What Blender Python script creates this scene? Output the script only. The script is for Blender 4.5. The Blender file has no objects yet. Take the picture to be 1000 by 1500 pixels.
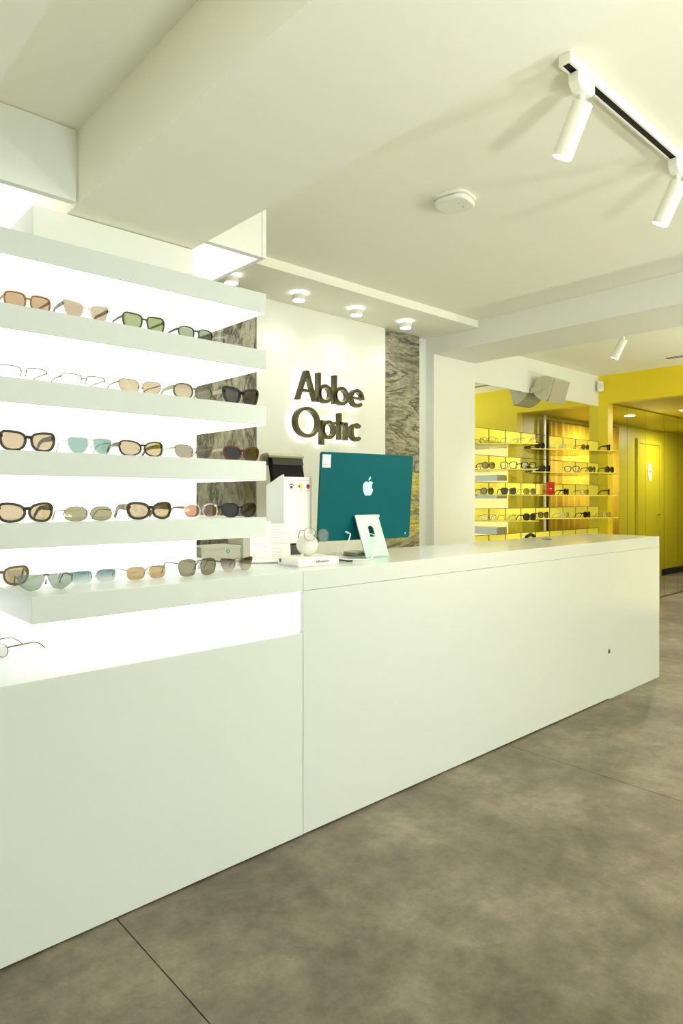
import bpy, bmesh, math, random
from mathutils import Vector, Matrix
random.seed(7)
PI = math.pi
scn = bpy.context.scene
COL = scn.collection

# ------------------------------------------------------------------ camera, world, lights, exposure
# X runs along the counter, Y runs from the shop window towards the sign wall, Z is up.
cam_d = bpy.data.cameras.new('camera')
cam = bpy.data.objects.new('camera', cam_d)
COL.objects.link(cam)
cam.location = (0, 0, 1.28)
cam.rotation_euler = (PI/2, 0, math.radians(-42.39))
cam_d.sensor_fit = 'HORIZONTAL'
cam_d.sensor_width = 36
cam_d.lens = 36*0.963
cam_d.shift_y = -0.022
cam_d.clip_start = 0.05
scn.camera = cam

world = bpy.data.worlds.new('world')
scn.world = world
world.use_nodes = True
bg = world.node_tree.nodes['Background']
bg.inputs[0].default_value = (0.95, 1.0, 0.97, 1)
bg.inputs[1].default_value = 1.0

def area(name, loc, rot, sx, sy, power, col):
    l = bpy.data.lights.new(name, 'AREA')
    l.shape = 'RECTANGLE'; l.size = sx; l.size_y = sy
    l.energy = power; l.color = col
    o = bpy.data.objects.new(name, l)
    o.location = loc; o.rotation_euler = rot
    COL.objects.link(o)
    return o
# daylight entering through the shop window opposite the counter and the glazed entrance side
area('window_daylight', (2.3, -3.75, 1.35), (PI/2+0.3, 0, 0), 9.0, 2.3, 84, (0.97, 1.0, 0.97))
area('entrance_daylight', (-2.75, -0.9, 1.35), (PI/2+0.3, 0, -PI/2), 4.6, 2.3, 32, (0.97, 1.0, 0.97))

vs = scn.view_settings
vs.view_transform = 'Standard'
vs.look = 'None'
vs.gamma = 1.0
vs.use_curve_mapping = False
vs.exposure = 0.12
scn.cycles.use_denoising = True
scn.cycles.max_bounces = 10
scn.cycles.diffuse_bounces = 6
scn.cycles.transparent_max_bounces = 16
scn.cycles.sample_clamp_indirect = 6

# ------------------------------------------------------------------ materials
MATS = {}
def new_mat(name):
    m = bpy.data.materials.new(name)
    m.use_nodes = True
    nt = m.node_tree
    return m, nt, nt.nodes['Principled BSDF']

def paint(name, col, rough=0.5, metal=0.0, var=0.04, scale=6.0, bump=0.0, emit=0.0, coat=0.0):
    """plain colour with a little procedural unevenness"""
    if name in MATS: return MATS[name]
    m, nt, b = new_mat(name)
    n = nt.nodes.new('ShaderNodeTexNoise'); n.inputs['Scale'].default_value = scale
    n.inputs['Detail'].default_value = 3
    g = nt.nodes.new('ShaderNodeTexCoord')
    nt.links.new(g.outputs['Object'], n.inputs['Vector'])
    r = nt.nodes.new('ShaderNodeValToRGB')
    r.color_ramp.elements[0].color = tuple(c*(1-var) for c in col) + (1,)
    r.color_ramp.elements[1].color = tuple(min(1, c*(1+var)) for c in col) + (1,)
    nt.links.new(n.outputs['Fac'], r.inputs['Fac'])
    nt.links.new(r.outputs['Color'], b.inputs['Base Color'])
    b.inputs['Roughness'].default_value = rough
    b.inputs['Metallic'].default_value = metal
    b.inputs['Coat Weight'].default_value = coat
    if emit:
        b.inputs['Emission Color'].default_value = tuple(col) + (1,)
        b.inputs['Emission Strength'].default_value = emit
    if bump:
        bn = nt.nodes.new('ShaderNodeBump'); bn.inputs['Strength'].default_value = bump
        bn.inputs['Distance'].default_value = 0.01
        n2 = nt.nodes.new('ShaderNodeTexNoise'); n2.inputs['Scale'].default_value = scale*12
        nt.links.new(g.outputs['Object'], n2.inputs['Vector'])
        nt.links.new(n2.outputs['Fac'], bn.inputs['Height'])
        nt.links.new(bn.outputs['Normal'], b.inputs['Normal'])
    MATS[name] = m
    return m

def light_mat(name, col, strength):
    if name in MATS: return MATS[name]
    m = bpy.data.materials.new(name); m.use_nodes = True
    nt = m.node_tree; nt.nodes.clear()
    o = nt.nodes.new('ShaderNodeOutputMaterial'); e = nt.nodes.new('ShaderNodeEmission')
    e.inputs[0].default_value = tuple(col) + (1,); e.inputs[1].default_value = strength
    nt.links.new(e.outputs[0], o.inputs[0])
    MATS[name] = m
    return m

def tinted(name, col, gloss=0.12, grad=None, rough=0.03):
    if name.startswith('lens_') and 'clear' not in name: col = tuple(c*0.76 for c in col)
    col = tuple(math.sqrt(c) for c in col)          # light crosses the front and the back face
    if grad: grad = tuple(math.sqrt(c) for c in grad)
    """see-through tinted lens or pane; grad gives a second tint towards the lower rim"""
    if name in MATS: return MATS[name]
    m = bpy.data.materials.new(name); m.use_nodes = True
    nt = m.node_tree; nt.nodes.clear()
    o = nt.nodes.new('ShaderNodeOutputMaterial')
    t = nt.nodes.new('ShaderNodeBsdfTransparent'); g = nt.nodes.new('ShaderNodeBsdfGlossy')
    g.inputs['Roughness'].default_value = rough
    mix = nt.nodes.new('ShaderNodeMixShader')
    fr = nt.nodes.new('ShaderNodeFresnel'); fr.inputs[0].default_value = 1.35
    mul = nt.nodes.new('ShaderNodeMath'); mul.operation = 'MULTIPLY_ADD'
    mul.inputs[1].default_value = 0.5; mul.inputs[2].default_value = gloss*0.4
    nt.links.new(fr.outputs[0], mul.inputs[0]); nt.links.new(mul.outputs[0], mix.inputs[0])
    t.inputs[0].default_value = tuple(col) + (1,)
    if grad:
        tc = nt.nodes.new('ShaderNodeTexCoord'); sp = nt.nodes.new('ShaderNodeSeparateXYZ')
        rp = nt.nodes.new('ShaderNodeValToRGB')
        nt.links.new(tc.outputs['Generated'], sp.inputs[0]); nt.links.new(sp.outputs['Z'], rp.inputs['Fac'])
        rp.color_ramp.elements[0].color = tuple(grad) + (1,); rp.color_ramp.elements[0].position = 0.15
        rp.color_ramp.elements[1].color = tuple(col) + (1,); rp.color_ramp.elements[1].position = 0.85
        nt.links.new(rp.outputs['Color'], t.inputs[0])
    nt.links.new(t.outputs[0], mix.inputs[1]); nt.links.new(g.outputs[0], mix.inputs[2])
    nt.links.new(mix.outputs[0], o.inputs[0])
    MATS[name] = m
    return m

def mirror_mat():
    m = bpy.data.materials.new('mirror'); m.use_nodes = True
    nt = m.node_tree; nt.nodes.clear()
    o = nt.nodes.new('ShaderNodeOutputMaterial'); g = nt.nodes.new('ShaderNodeBsdfGlossy')
    g.inputs[0].default_value = (0.86, 0.89, 0.84, 1); g.inputs['Roughness'].default_value = 0.0
    nt.links.new(g.outputs[0], o.inputs[0])
    return m

def concrete_mat():
    m, nt, b = new_mat('concrete_floor')
    L = nt.links.new
    g = nt.nodes.new('ShaderNodeNewGeometry')
    def noise(sc, det, rough, dist=0.0):
        n = nt.nodes.new('ShaderNodeTexNoise')
        n.inputs['Scale'].default_value = sc; n.inputs['Detail'].default_value = det
        n.inputs['Roughness'].default_value = rough; n.inputs['Distortion'].default_value = dist
        L(g.outputs['Position'], n.inputs['Vector']); return n
    n1 = noise(1.9, 12, 0.68, 0.15); n2 = noise(9.0, 10, 0.78); n3 = noise(70, 5, 0.7)
    r1 = nt.nodes.new('ShaderNodeValToRGB')
    e = r1.color_ramp.elements
    e[0].position = 0.30; e[0].color = (0.098, 0.083, 0.059, 1)
    e[1].position = 0.70; e[1].color = (0.285, 0.250, 0.185, 1)
    x = e.new(0.5); x.color = (0.175, 0.150, 0.108, 1)
    L(n1.outputs['Fac'], r1.inputs['Fac'])
    r2 = nt.nodes.new('ShaderNodeValToRGB')
    r2.color_ramp.elements[0].position = 0.38; r2.color_ramp.elements[0].color = (0.50, 0.48, 0.46, 1)
    r2.color_ramp.elements[1].position = 0.60; r2.color_ramp.elements[1].color = (1.15, 1.15, 1.15, 1)
    L(n2.outputs['Fac'], r2.inputs['Fac'])
    mx = nt.nodes.new('ShaderNodeMixRGB'); mx.blend_type = 'MULTIPLY'; mx.inputs[0].default_value = 0.55
    L(r1.outputs['Color'], mx.inputs[1]); L(r2.outputs['Color'], mx.inputs[2])
    r3 = nt.nodes.new('ShaderNodeValToRGB')
    r3.color_ramp.elements[0].position = 0.3; r3.color_ramp.elements[0].color = (0.8, 0.8, 0.8, 1)
    r3.color_ramp.elements[1].position = 0.7; r3.color_ramp.elements[1].color = (1, 1, 1, 1)
    L(n3.outputs['Fac'], r3.inputs['Fac'])
    mx2 = nt.nodes.new('ShaderNodeMixRGB'); mx2.blend_type = 'MULTIPLY'; mx2.inputs[0].default_value = 0.6
    L(mx.outputs['Color'], mx2.inputs[1]); L(r3.outputs['Color'], mx2.inputs[2])
    L(mx2.outputs['Color'], b.inputs['Base Color'])
    b.inputs['Roughness'].default_value = 0.48
    bn = nt.nodes.new('ShaderNodeBump'); bn.inputs['Strength'].default_value = 0.12; bn.inputs['Distance'].default_value = 0.004
    L(n2.outputs['Fac'], bn.inputs['Height']); L(bn.outputs['Normal'], b.inputs['Normal'])
    return m

def stone_mat(name, stretch, ochre):
    """weathered layered rock: grey-brown beds with pale veins; ochre > 0 adds the mossy yellow beds low down"""
    m, nt, b = new_mat(name)
    L = nt.links.new
    g = nt.nodes.new('ShaderNodeNewGeometry')
    mp = nt.nodes.new('ShaderNodeMapping'); mp.inputs['Scale'].default_value = stretch
    L(g.outputs['Position'], mp.inputs['Vector'])
    def noise(sc, det, ro, di):
        n = nt.nodes.new('ShaderNodeTexNoise'); n.inputs['Scale'].default_value = sc
        n.inputs['Detail'].default_value = det; n.inputs['Roughness'].default_value = ro
        n.inputs['Distortion'].default_value = di
        L(mp.outputs['Vector'], n.inputs['Vector']); return n
    a = noise(1.25, 12, 0.63, 0.5); c = noise(20, 9, 0.8, 0.4)
    ra = nt.nodes.new('ShaderNodeValToRGB'); e = ra.color_ramp.elements
    e[0].position = 0.30; e[0].color = (0.030, 0.028, 0.020, 1)
    e[1].position = 0.72; e[1].color = (0.60, 0.57, 0.46, 1)
    for p, k in ((0.40, (0.16, 0.15, 0.11, 1)), (0.455, (0.34, 0.32, 0.25, 1)), (0.485, (0.05, 0.046, 0.032, 1)), (0.50, (0.26, 0.24, 0.18, 1)), (0.55, (0.36, 0.34, 0.26, 1)), (0.575, (0.045, 0.042, 0.03, 1)), (0.61, (0.32, 0.30, 0.23, 1))):
        x = e.new(p); x.color = k
    L(a.outputs['Fac'], ra.inputs['Fac'])
    rc = nt.nodes.new('ShaderNodeValToRGB')
    rc.color_ramp.elements[0].position = 0.40; rc.color_ramp.elements[0].color = (0.35, 0.35, 0.34, 1)
    rc.color_ramp.elements[1].position = 0.62; rc.color_ramp.elements[1].color = (1.7, 1.7, 1.65, 1)
    L(c.outputs['Fac'], rc.inputs['Fac'])
    mx = nt.nodes.new('ShaderNodeMixRGB'); mx.blend_type = 'MULTIPLY'; mx.inputs[0].default_value = 0.6
    L(ra.outputs['Color'], mx.inputs[1]); L(rc.outputs['Color'], mx.inputs[2])
    out = mx.outputs['Color']
    if ochre:
        sp = nt.nodes.new('ShaderNodeSeparateXYZ'); L(g.outputs['Position'], sp.inputs[0])
        ad = nt.nodes.new('ShaderNodeMath'); ad.operation = 'MULTIPLY_ADD'; ad.inputs[1].default_value = 0.9
        L(a.outputs['Fac'], ad.inputs[0]); L(sp.outputs['Z'], ad.inputs[2])
        rz = nt.nodes.new('ShaderNodeValToRGB'); rz.color_ramp.interpolation = 'EASE'
        e = rz.color_ramp.elements
        e[0].position = 0.0; e[0].color = (0, 0, 0, 1); e[1].position = 1.0; e[1].color = (0, 0, 0, 1)
        for p, k in ((0.47, 0.0), (0.49, 0.85), (0.54, 0.95), (0.56, 0.15), (0.59, 0.9), (0.645, 0.95), (0.665, 0.0)):
            x = e.new(p); x.color = (k, k, k, 1)
        dv = nt.nodes.new('ShaderNodeMath'); dv.operation = 'MULTIPLY'; dv.inputs[1].default_value = 1/3.0
        L(ad.outputs[0], dv.inputs[0]); L(dv.outputs[0], rz.inputs['Fac'])
        mo = nt.nodes.new('ShaderNodeMixRGB'); L(rz.outputs['Color'], mo.inputs[0])
        L(out, mo.inputs[1])
        oc = nt.nodes.new('ShaderNodeMixRGB'); oc.blend_type = 'MULTIPLY'; oc.inputs[0].default_value = 0.8
        oc.inputs[1].default_value = (0.52, 0.45, 0.09, 1); L(rc.outputs['Color'], oc.inputs[2])
        L(oc.outputs['Color'], mo.inputs[2])
        out = mo.outputs['Color']
    L(out, b.inputs['Base Color'])
    b.inputs['Roughness'].default_value = 0.35
    bn = nt.nodes.new('ShaderNodeBump'); bn.inputs['Strength'].default_value = 0.3; bn.inputs['Distance'].default_value = 0.004
    L(c.outputs['Fac'], bn.inputs['Height']); L(bn.outputs['Normal'], b.inputs['Normal'])
    return m

WHITE   = paint('white_lacquer', (0.61, 0.65, 0.635), 0.22, var=0.01, scale=2, coat=0.3)
SHELF   = paint('shelf_white', (0.62, 0.665, 0.64), 0.35, var=0.01, scale=2)
WALL    = paint('wall_white', (0.80, 0.81, 0.745), 0.6, var=0.015, scale=3)
CEIL    = paint('ceiling_cream', (0.89, 0.88, 0.76), 0.75, var=0.015, scale=2)
FASCIA  = paint('fascia_white', (0.78, 0.80, 0.74), 0.5, var=0.01, scale=2)
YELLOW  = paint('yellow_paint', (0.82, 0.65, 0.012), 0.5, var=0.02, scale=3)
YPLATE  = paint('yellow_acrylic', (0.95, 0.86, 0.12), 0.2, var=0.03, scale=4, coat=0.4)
DIMYELLOW   = paint('dimmed_corridor_yellow', (0.52, 0.44, 0.015), 0.45, var=0.03, scale=3)  # corridor yellow with the dimness darkened into its colour
FLOORM  = concrete_mat()
STONE_A = stone_mat('rock_face_upright', (1.6, 1.0, 0.55), 0)
STONE_B = stone_mat('rock_face_bedded', (0.8, 1.0, 2.8), 1)
MIRROR  = mirror_mat()
PANEL   = light_mat('light_panel', (1.0, 1.0, 0.93), 1.7)
DIFFUSE = light_mat('soft_glow', (1.0, 1.0, 0.92), 1.5)  # emission for the glowing shelf undersides and the canopy troughs
BLACK   = paint('black_plastic', (0.012, 0.012, 0.012), 0.35, var=0.1)
BLACK.node_tree.nodes['Principled BSDF'].inputs['Specular IOR Level'].default_value = 0.15
DARKG   = paint('dark_grey_plastic', (0.045, 0.047, 0.035), 0.55, var=0.1)
PLASTIC = paint('white_plastic', (0.80, 0.80, 0.72), 0.4, var=0.01)
PAPER   = paint('white_paper', (0.86, 0.87, 0.80), 0.7, var=0.01)
BEIGE   = paint('beige_plastic', (0.58, 0.55, 0.40), 0.5, var=0.02)
GRILLE  = paint('beige_grille', (0.42, 0.40, 0.30), 0.6, var=0.08, scale=90)
BRONZE  = paint('bronze_letter', (0.065, 0.060, 0.027), 0.28, metal=0.6, var=0.35, scale=14)
INK     = paint('dark_ink', (0.05, 0.05, 0.05), 0.6)
STEEL   = paint('steel', (0.55, 0.55, 0.52), 0.25, metal=1.0)
JOINT   = paint('joint_dark', (0.28, 0.255, 0.20), 0.8)
TEAL    = paint('teal_aluminium', (0.0, 0.085, 0.10), 0.45, metal=0.0, var=0.03)
TEAL.node_tree.nodes['Principled BSDF'].inputs['Specular IOR Level'].default_value = 0.12
MINT    = paint('mint_aluminium', (0.42, 0.60, 0.48), 0.4, metal=0.2, var=0.02)
GLASSP  = tinted('window_glass', (0.96, 0.98, 0.97), 0.1)
ACRYLIC = tinted('yellow_glass_shelf', (0.97, 0.90, 0.40), 0.25)
CLEARA  = tinted('clear_acrylic', (0.95, 0.96, 0.93), 0.15)
GOLD    = paint('gold', (0.80, 0.60, 0.22), 0.3, metal=0.9)
CURTAIN = paint('curtain_gold', (0.62, 0.40, 0.02), 0.8, var=0.12, scale=5)
SPOTL   = light_mat('lamp_glow', (1.0, 1.0, 0.93), 14)
HALO    = light_mat('letter_backlight', (1.0, 1.0, 0.88), 8.0)

# ------------------------------------------------------------------ mesh helpers
def box(bm, x0, x1, y0, y1, z0, z1):
    vs_ = [bm.verts.new(p) for p in ((x0,y0,z0),(x1,y0,z0),(x1,y1,z0),(x0,y1,z0),(x0,y0,z1),(x1,y0,z1),(x1,y1,z1),(x0,y1,z1))]
    for f in ((0,3,2,1),(4,5,6,7),(0,1,5,4),(1,2,6,5),(2,3,7,6),(3,0,4,7)):
        bm.faces.new([vs_[i] for i in f])

def prism(bm, pts, axis, a, b):
    """closed polygon pts swept from a to b along axis; pts give the two other axes in order"""
    def P(p, t):
        if axis == 'x': return (t, p[0], p[1])
        if axis == 'y': return (p[0], t, p[1])
        return (p[0], p[1], t)
    A = [bm.verts.new(P(p, a)) for p in pts]; B = [bm.verts.new(P(p, b)) for p in pts]
    n = len(pts)
    bm.faces.new(A); bm.faces.new(B[::-1])
    for i in range(n):
        j = (i+1) % n
        bm.faces.new((A[i], B[i], B[j], A[j]))

def tube(bm, pts, r, seg=8, caps=True):
    pts = [Vector(p) for p in pts]
    rs = r if isinstance(r, (list, tuple)) else [r]*len(pts)
    rings = []; prev = None
    for i, p in enumerate(pts):
        d = (pts[min(i+1, len(pts)-1)] - pts[max(i-1, 0)]).normalized()
        if prev is None:
            up = Vector((0, 0, 1)) if abs(d.z) < 0.9 else Vector((1, 0, 0))
            s = d.cross(up).normalized()
        else:
            s = (prev - d*prev.dot(d)).normalized()
        prev = s; t = s.cross(d)
        rings.append([bm.verts.new(p + (s*math.cos(2*PI*k/seg) + t*math.sin(2*PI*k/seg))*rs[i]) for k in range(seg)])
    for a, b in zip(rings, rings[1:]):
        for k in range(seg):
            bm.faces.new((a[k], a[(k+1) % seg], b[(k+1) % seg], b[k]))
    if caps:
        bm.faces.new(rings[0][::-1]); bm.faces.new(rings[-1])

def lathe(bm, prof, seg=24, c=(0, 0, 0)):
    """prof: (radius, z) from bottom to top around the z axis"""
    rings = []
    for r, z in prof:
        if r < 1e-6: rings.append([bm.verts.new((c[0], c[1], c[2]+z))])
        else: rings.append([bm.verts.new((c[0]+r*math.cos(2*PI*k/seg), c[1]+r*math.sin(2*PI*k/seg), c[2]+z)) for k in range(seg)])
    for a, b in zip(rings, rings[1:]):
        for k in range(seg):
            q = (k+1) % seg
            if len(a) == 1 and len(b) == 1: continue
            if len(a) == 1: bm.faces.new((a[0], b[q], b[k]))
            elif len(b) == 1: bm.faces.new((a[k], a[q], b[0]))
            else: bm.faces.new((a[k], a[q], b[q], b[k]))
    if len(rings[0]) > 1: bm.faces.new(rings[0][::-1])
    if len(rings[-1]) > 1: bm.faces.new(rings[-1])

def rrect(w, h, r, seg=5, cx=0, cy=0):
    pts = []
    for sx, sy, a0 in ((1, 1, 0), (-1, 1, PI/2), (-1, -1, PI), (1, -1, 3*PI/2)):
        for k in range(seg+1):
            a = a0 + PI/2*k/seg
            pts.append((cx + sx*(w/2-r) + r*math.cos(a), cy + sy*(h/2-r) + r*math.sin(a)))
    return pts

def obj(name, bm, m, parent=None, smooth=False, bevel=0.0):
    bmesh.ops.recalc_face_normals(bm, faces=bm.faces[:])
    me = bpy.data.meshes.new(name); bm.to_mesh(me); bm.free()
    if m is not None: me.materials.append(m)
    if smooth:
        for p in me.polygons: p.use_smooth = True
        if hasattr(me, 'set_sharp_from_angle'): me.set_sharp_from_angle(angle=math.radians(40))
    o = bpy.data.objects.new(name, me); COL.objects.link(o)
    if parent is not None: o.parent = parent
    if bevel:
        b = o.modifiers.new('bevel', 'BEVEL'); b.width = bevel; b.segments = 2; b.limit_method = 'ANGLE'
    return o

def bx(name, m, parent, *d, bevel=0.0):
    bm = bmesh.new(); box(bm, *d)
    return obj(name, bm, m, parent, bevel=bevel)

def tag(o, label, cat, group=None, kind=None):
    o['label'] = label; o['category'] = cat
    if group: o['group'] = group
    if kind: o['kind'] = kind
    return o

def thing(name, label, cat, loc=(0, 0, 0), rotz=0.0, group=None):
    o = bpy.data.objects.new(name, None); COL.objects.link(o)
    o.empty_display_size = 0.05
    o.location = loc; o.rotation_euler = (0, 0, rotz)
    return tag(o, label, cat, group)

def struct(name, m, label, cat, *boxes):
    bm = bmesh.new()
    for d in boxes: box(bm, *d)
    return tag(obj(name, bm, m), label, cat, kind='structure')

def text_obj(name, s, size, m, parent, loc, rot=(PI/2, 0, 0), extrude=0.0006, shear=0.0, align='CENTER'):
    cu = bpy.data.curves.new(name, 'FONT'); cu.body = s; cu.size = size; cu.extrude = extrude
    cu.shear = shear; cu.align_x = align; cu.align_y = 'CENTER'
    t = bpy.data.objects.new(name + '_tmp', cu); COL.objects.link(t)
    dg = bpy.context.evaluated_depsgraph_get()
    me = bpy.data.meshes.new_from_object(t.evaluated_get(dg))
    bpy.data.objects.remove(t); bpy.data.curves.remove(cu)
    me.materials.clear(); me.materials.append(m)
    o = bpy.data.objects.new(name, me); COL.objects.link(o)
    o.parent = parent; o.location = loc; o.rotation_euler = rot
    return o

# ------------------------------------------------------------------ room shell
UY, VM, VW, VC = 7.19, 3.55, 3.58, 3.50           # yellow wall, mirror plane, sign wall, column face
ZC = 2.65
fl = struct('floor', JOINT, 'grey brown concrete look floor running under the counter', 'floor', (-2.6, 12.6, -3.6, 3.75, -0.06, -0.012))
edges = [-2.6, -1.24, 0.841, 2.92, 5.0, 7.08, 9.16, 12.6]
for a, b in zip(edges, edges[1:]):
    bx('floor_panel', FLOORM, fl, a+0.002, b-0.002, -3.6, 3.75, -0.012, 0.0)
struct('ceiling', CEIL, 'cream white plastered shop ceiling with track lighting', 'ceiling',
       (-2.6, UY+0.12, -3.6, 3.75, ZC, ZC+0.1))
struct('trim_1', CEIL, 'wide dropped ceiling beam beside the display shelves', 'beam', (0.808, 1.283, -3.6, VW, 2.233, ZC))
struct('trim_2', CEIL, 'dropped ceiling field at the entrance end of the shelves', 'beam', (-2.6, 0.44, -3.6, VW, 2.233, ZC))
struct('trim_3', CEIL, 'shallow ceiling recess between the two dropped beams', 'ceiling panel', (0.44, 0.808, -3.6, VW, 2.47, ZC))
struct('trim_4', WALL, 'white ceiling beam carried by the column before the yellow area', 'beam', (4.226, 4.789, -3.6, VW, 2.46, ZC))
struct('trim_5', CEIL, 'low soffit with surface downlights above the sign wall', 'soffit', (1.6, 4.226, 3.057, VW, 2.595, ZC))
struct('wall_column', WALL, 'white square column between sign wall and mirrored display', 'column', (4.226, 4.789, VC, 3.70, 0, 2.46))
struct('wall_back', WALL, 'plain white wall behind the service counter', 'wall', (-2.6, 4.226, VW, 3.70, 0, ZC))
struct('wall_bulkhead', WALL, 'white bulkhead above the mirrored display wall', 'wall', (4.789, UY, VM, 3.70, 2.309, ZC))
struct('wall_niche', YELLOW, 'backing wall behind the tall display mirror', 'wall', (4.789, UY, VM+0.02, 3.70, 0, 2.309))
struct('wall_yellow', YELLOW, 'bright yellow end wall with a doorway to the corridor', 'wall',
       (UY, UY+0.12, -3.6, 2.49, 0, ZC), (UY, UY+0.12, 2.49, 3.44, 2.335, ZC), (UY, UY+0.12, 3.44, 3.70, 0, ZC))
struct('wall_corridor', DIMYELLOW, 'dim yellow corridor wall seen beyond the doorway', 'wall',
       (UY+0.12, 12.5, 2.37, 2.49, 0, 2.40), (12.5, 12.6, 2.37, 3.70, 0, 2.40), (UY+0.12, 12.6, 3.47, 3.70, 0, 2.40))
struct('ceiling_corridor', DIMYELLOW, 'low yellow ceiling over the mirrored corridor', 'ceiling', (UY+0.12, 12.6, 2.37, 3.70, 2.345, 2.44))
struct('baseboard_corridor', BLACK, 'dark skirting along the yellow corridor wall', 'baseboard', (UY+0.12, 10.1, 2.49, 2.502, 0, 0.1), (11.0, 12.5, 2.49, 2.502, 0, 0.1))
# entrance side and shop window behind the photographer
struct('wall_left', WALL, 'white wall of the glazed entrance side', 'wall', (-2.6, -2.5, -3.6, -3.2, 0, ZC), (-2.6, -2.5, 1.4, VW, 0, ZC),
       (-2.6, -2.5, -3.2, 1.4, 2.5, ZC), (-2.6, -2.5, -3.2, 1.4, 0, 0.2))
struct('wall_front', WALL, 'white wall around the large shop window', 'wall', (-2.5, -2.2, -3.6, -3.5, 0, ZC), (6.8, UY, -3.6, -3.5, 0, ZC),
       (-2.2, 6.8, -3.6, -3.5, 2.5, ZC), (-2.2, 6.8, -3.6, -3.5, 0, 0.2))
def window(name, label, horiz, a, b, n):
    w = thing(name, label, 'window'); w['kind'] = 'structure'
    for k in range(n+1):
        p = a + (b-a)*k/n
        lo, hi = (p-0.03 if k else p), (p+0.03 if k < n else p)
        if k == 0: hi = p+0.05
        if k == n: lo = p-0.05
        if horiz: bx('mullion', DARKG, w, lo, hi, -3.59, -3.51, 0.2, 2.5)
        else: bx('mullion', DARKG, w, -2.59, -2.51, lo, hi, 0.2, 2.5)
    for k in range(n):
        p, q = a+(b-a)*k/n+0.05, a+(b-a)*(k+1)/n-0.05
        if horiz: bx('pane', GLASSP, w, p, q, -3.556, -3.548, 0.2, 2.5)
        else: bx('pane', GLASSP, w, -2.556, -2.548, p, q, 0.2, 2.5)
window('window_1', 'large glazed shop window facing the counter', True, -2.2, 6.8, 4)
window('window_2', 'glazed entrance side of the shop', False, -3.2, 1.4, 2)

# ------------------------------------------------------------------ sign wall
def panel(name, label, cat, m, d, group=None):
    return tag(bx(name, m, None, *d, bevel=0.002), label, cat, group)
panel('stone_panel', 'grey brown rock face panel seen between the display shelves', 'wall panel', STONE_A, (1.90, 2.486, VW-0.024, VW-0.001, 0.0, 2.594))
panel('stone_panel', 'layered rock face panel with mossy yellow beds behind the computer', 'wall panel', STONE_B, (3.70, 4.113, VW-0.024, VW-0.001, 0.0, 2.594))
panel('sign_panel', 'smooth white wall panel carrying the lit shop name', 'wall panel', WALL, (2.488, 3.698, VW-0.034, VW-0.001, 0.0, 2.594))

def arc_ring(bm, cx, cz, rx, rz, s, a0, a1, y0, y1, n=28):
    full = abs(a1-a0) > 359.9
    k = n if full else n+1
    ring = []
    for i in range(k):
        a = math.radians(a0 + (a1-a0)*i/n)
        c, d = math.cos(a), math.sin(a)
        ring.append([bm.verts.new(p) for p in ((cx+rx*c, y0, cz+rz*d), (cx+(rx-s)*c, y0, cz+(rz-s)*d),
                                               (cx+(rx-s)*c, y1, cz+(rz-s)*d), (cx+rx*c, y1, cz+rz*d))])
    m = k if full else k-1
    for i in range(m):
        a, b = ring[i], ring[(i+1) % k]
        for j in range(4):
            bm.faces.new((a[j], a[(j+1) % 4], b[(j+1) % 4], b[j]))
    if not full:
        bm.faces.new(ring[0][::-1]); bm.faces.new(ring[-1])

def letter(ch, bm, x0, x1, s, y0, y1):
    """letters drawn with an even stroke s between x0 and x1, baseline at z = 0"""
    w = x1-x0; X = 0.128; cap = 0.205
    if ch == 'A':
        m = (x0+x1)/2; hs = s*0.56
        prism(bm, [(x0, 0), (x0+s, 0), (m+hs*0.7, cap), (m-hs, cap)], 'y', y0, y1)
        prism(bm, [(x1-s, 0), (x1, 0), (m+hs, cap), (m-hs*0.7, cap)], 'y', y0, y1)
        box(bm, x0+w*0.22, x1-w*0.22, y0, y1, 0.058, 0.058+s*0.8)
    elif ch == 'b':
        box(bm, x0, x0+s, y0, y1, 0, 0.205)
        arc_ring(bm, x0+s*0.2+(w-s*0.2)/2, X/2, (w-s*0.2)/2, X/2+0.003, s, 0, 360, y0, y1)
    elif ch == 'p':
        box(bm, x0, x0+s, y0, y1, -0.045, X)
        arc_ring(bm, x0+s*0.2+(w-s*0.2)/2, X/2, (w-s*0.2)/2, X/2+0.003, s, 0, 360, y0, y1)
    elif ch == 'e':
        arc_ring(bm, x0+w/2, X/2, w/2, X/2+0.003, s, 5, 318, y0, y1)
        box(bm, x0+s*0.6, x1, y0, y1, X/2-s*0.35, X/2+s*0.35)
    elif ch == 'O':
        arc_ring(bm, x0+w/2, cap/2, w/2, cap/2+0.003, s, 0, 360, y0, y1, 40)
    elif ch == 't':
        m = (x0+x1)/2
        box(bm, m-s/2, m+s/2, y0, y1, 0, 0.19); box(bm, x0, x1, y0, y1, X-s*0.85, X)
    elif ch == 'i':
        m = (x0+x1)/2
        box(bm, m-s/2, m+s/2, y0, y1, 0, X)
    elif ch == 'c':
        arc_ring(bm, x0+w/2, X/2, w/2, X/2+0.003, s, 42, 318, y0, y1)
sign = thing('shop_sign', 'bronze backlit letters reading Abbe Optic on the white wall', 'sign', (2.75, 3.52, 1.69))
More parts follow.
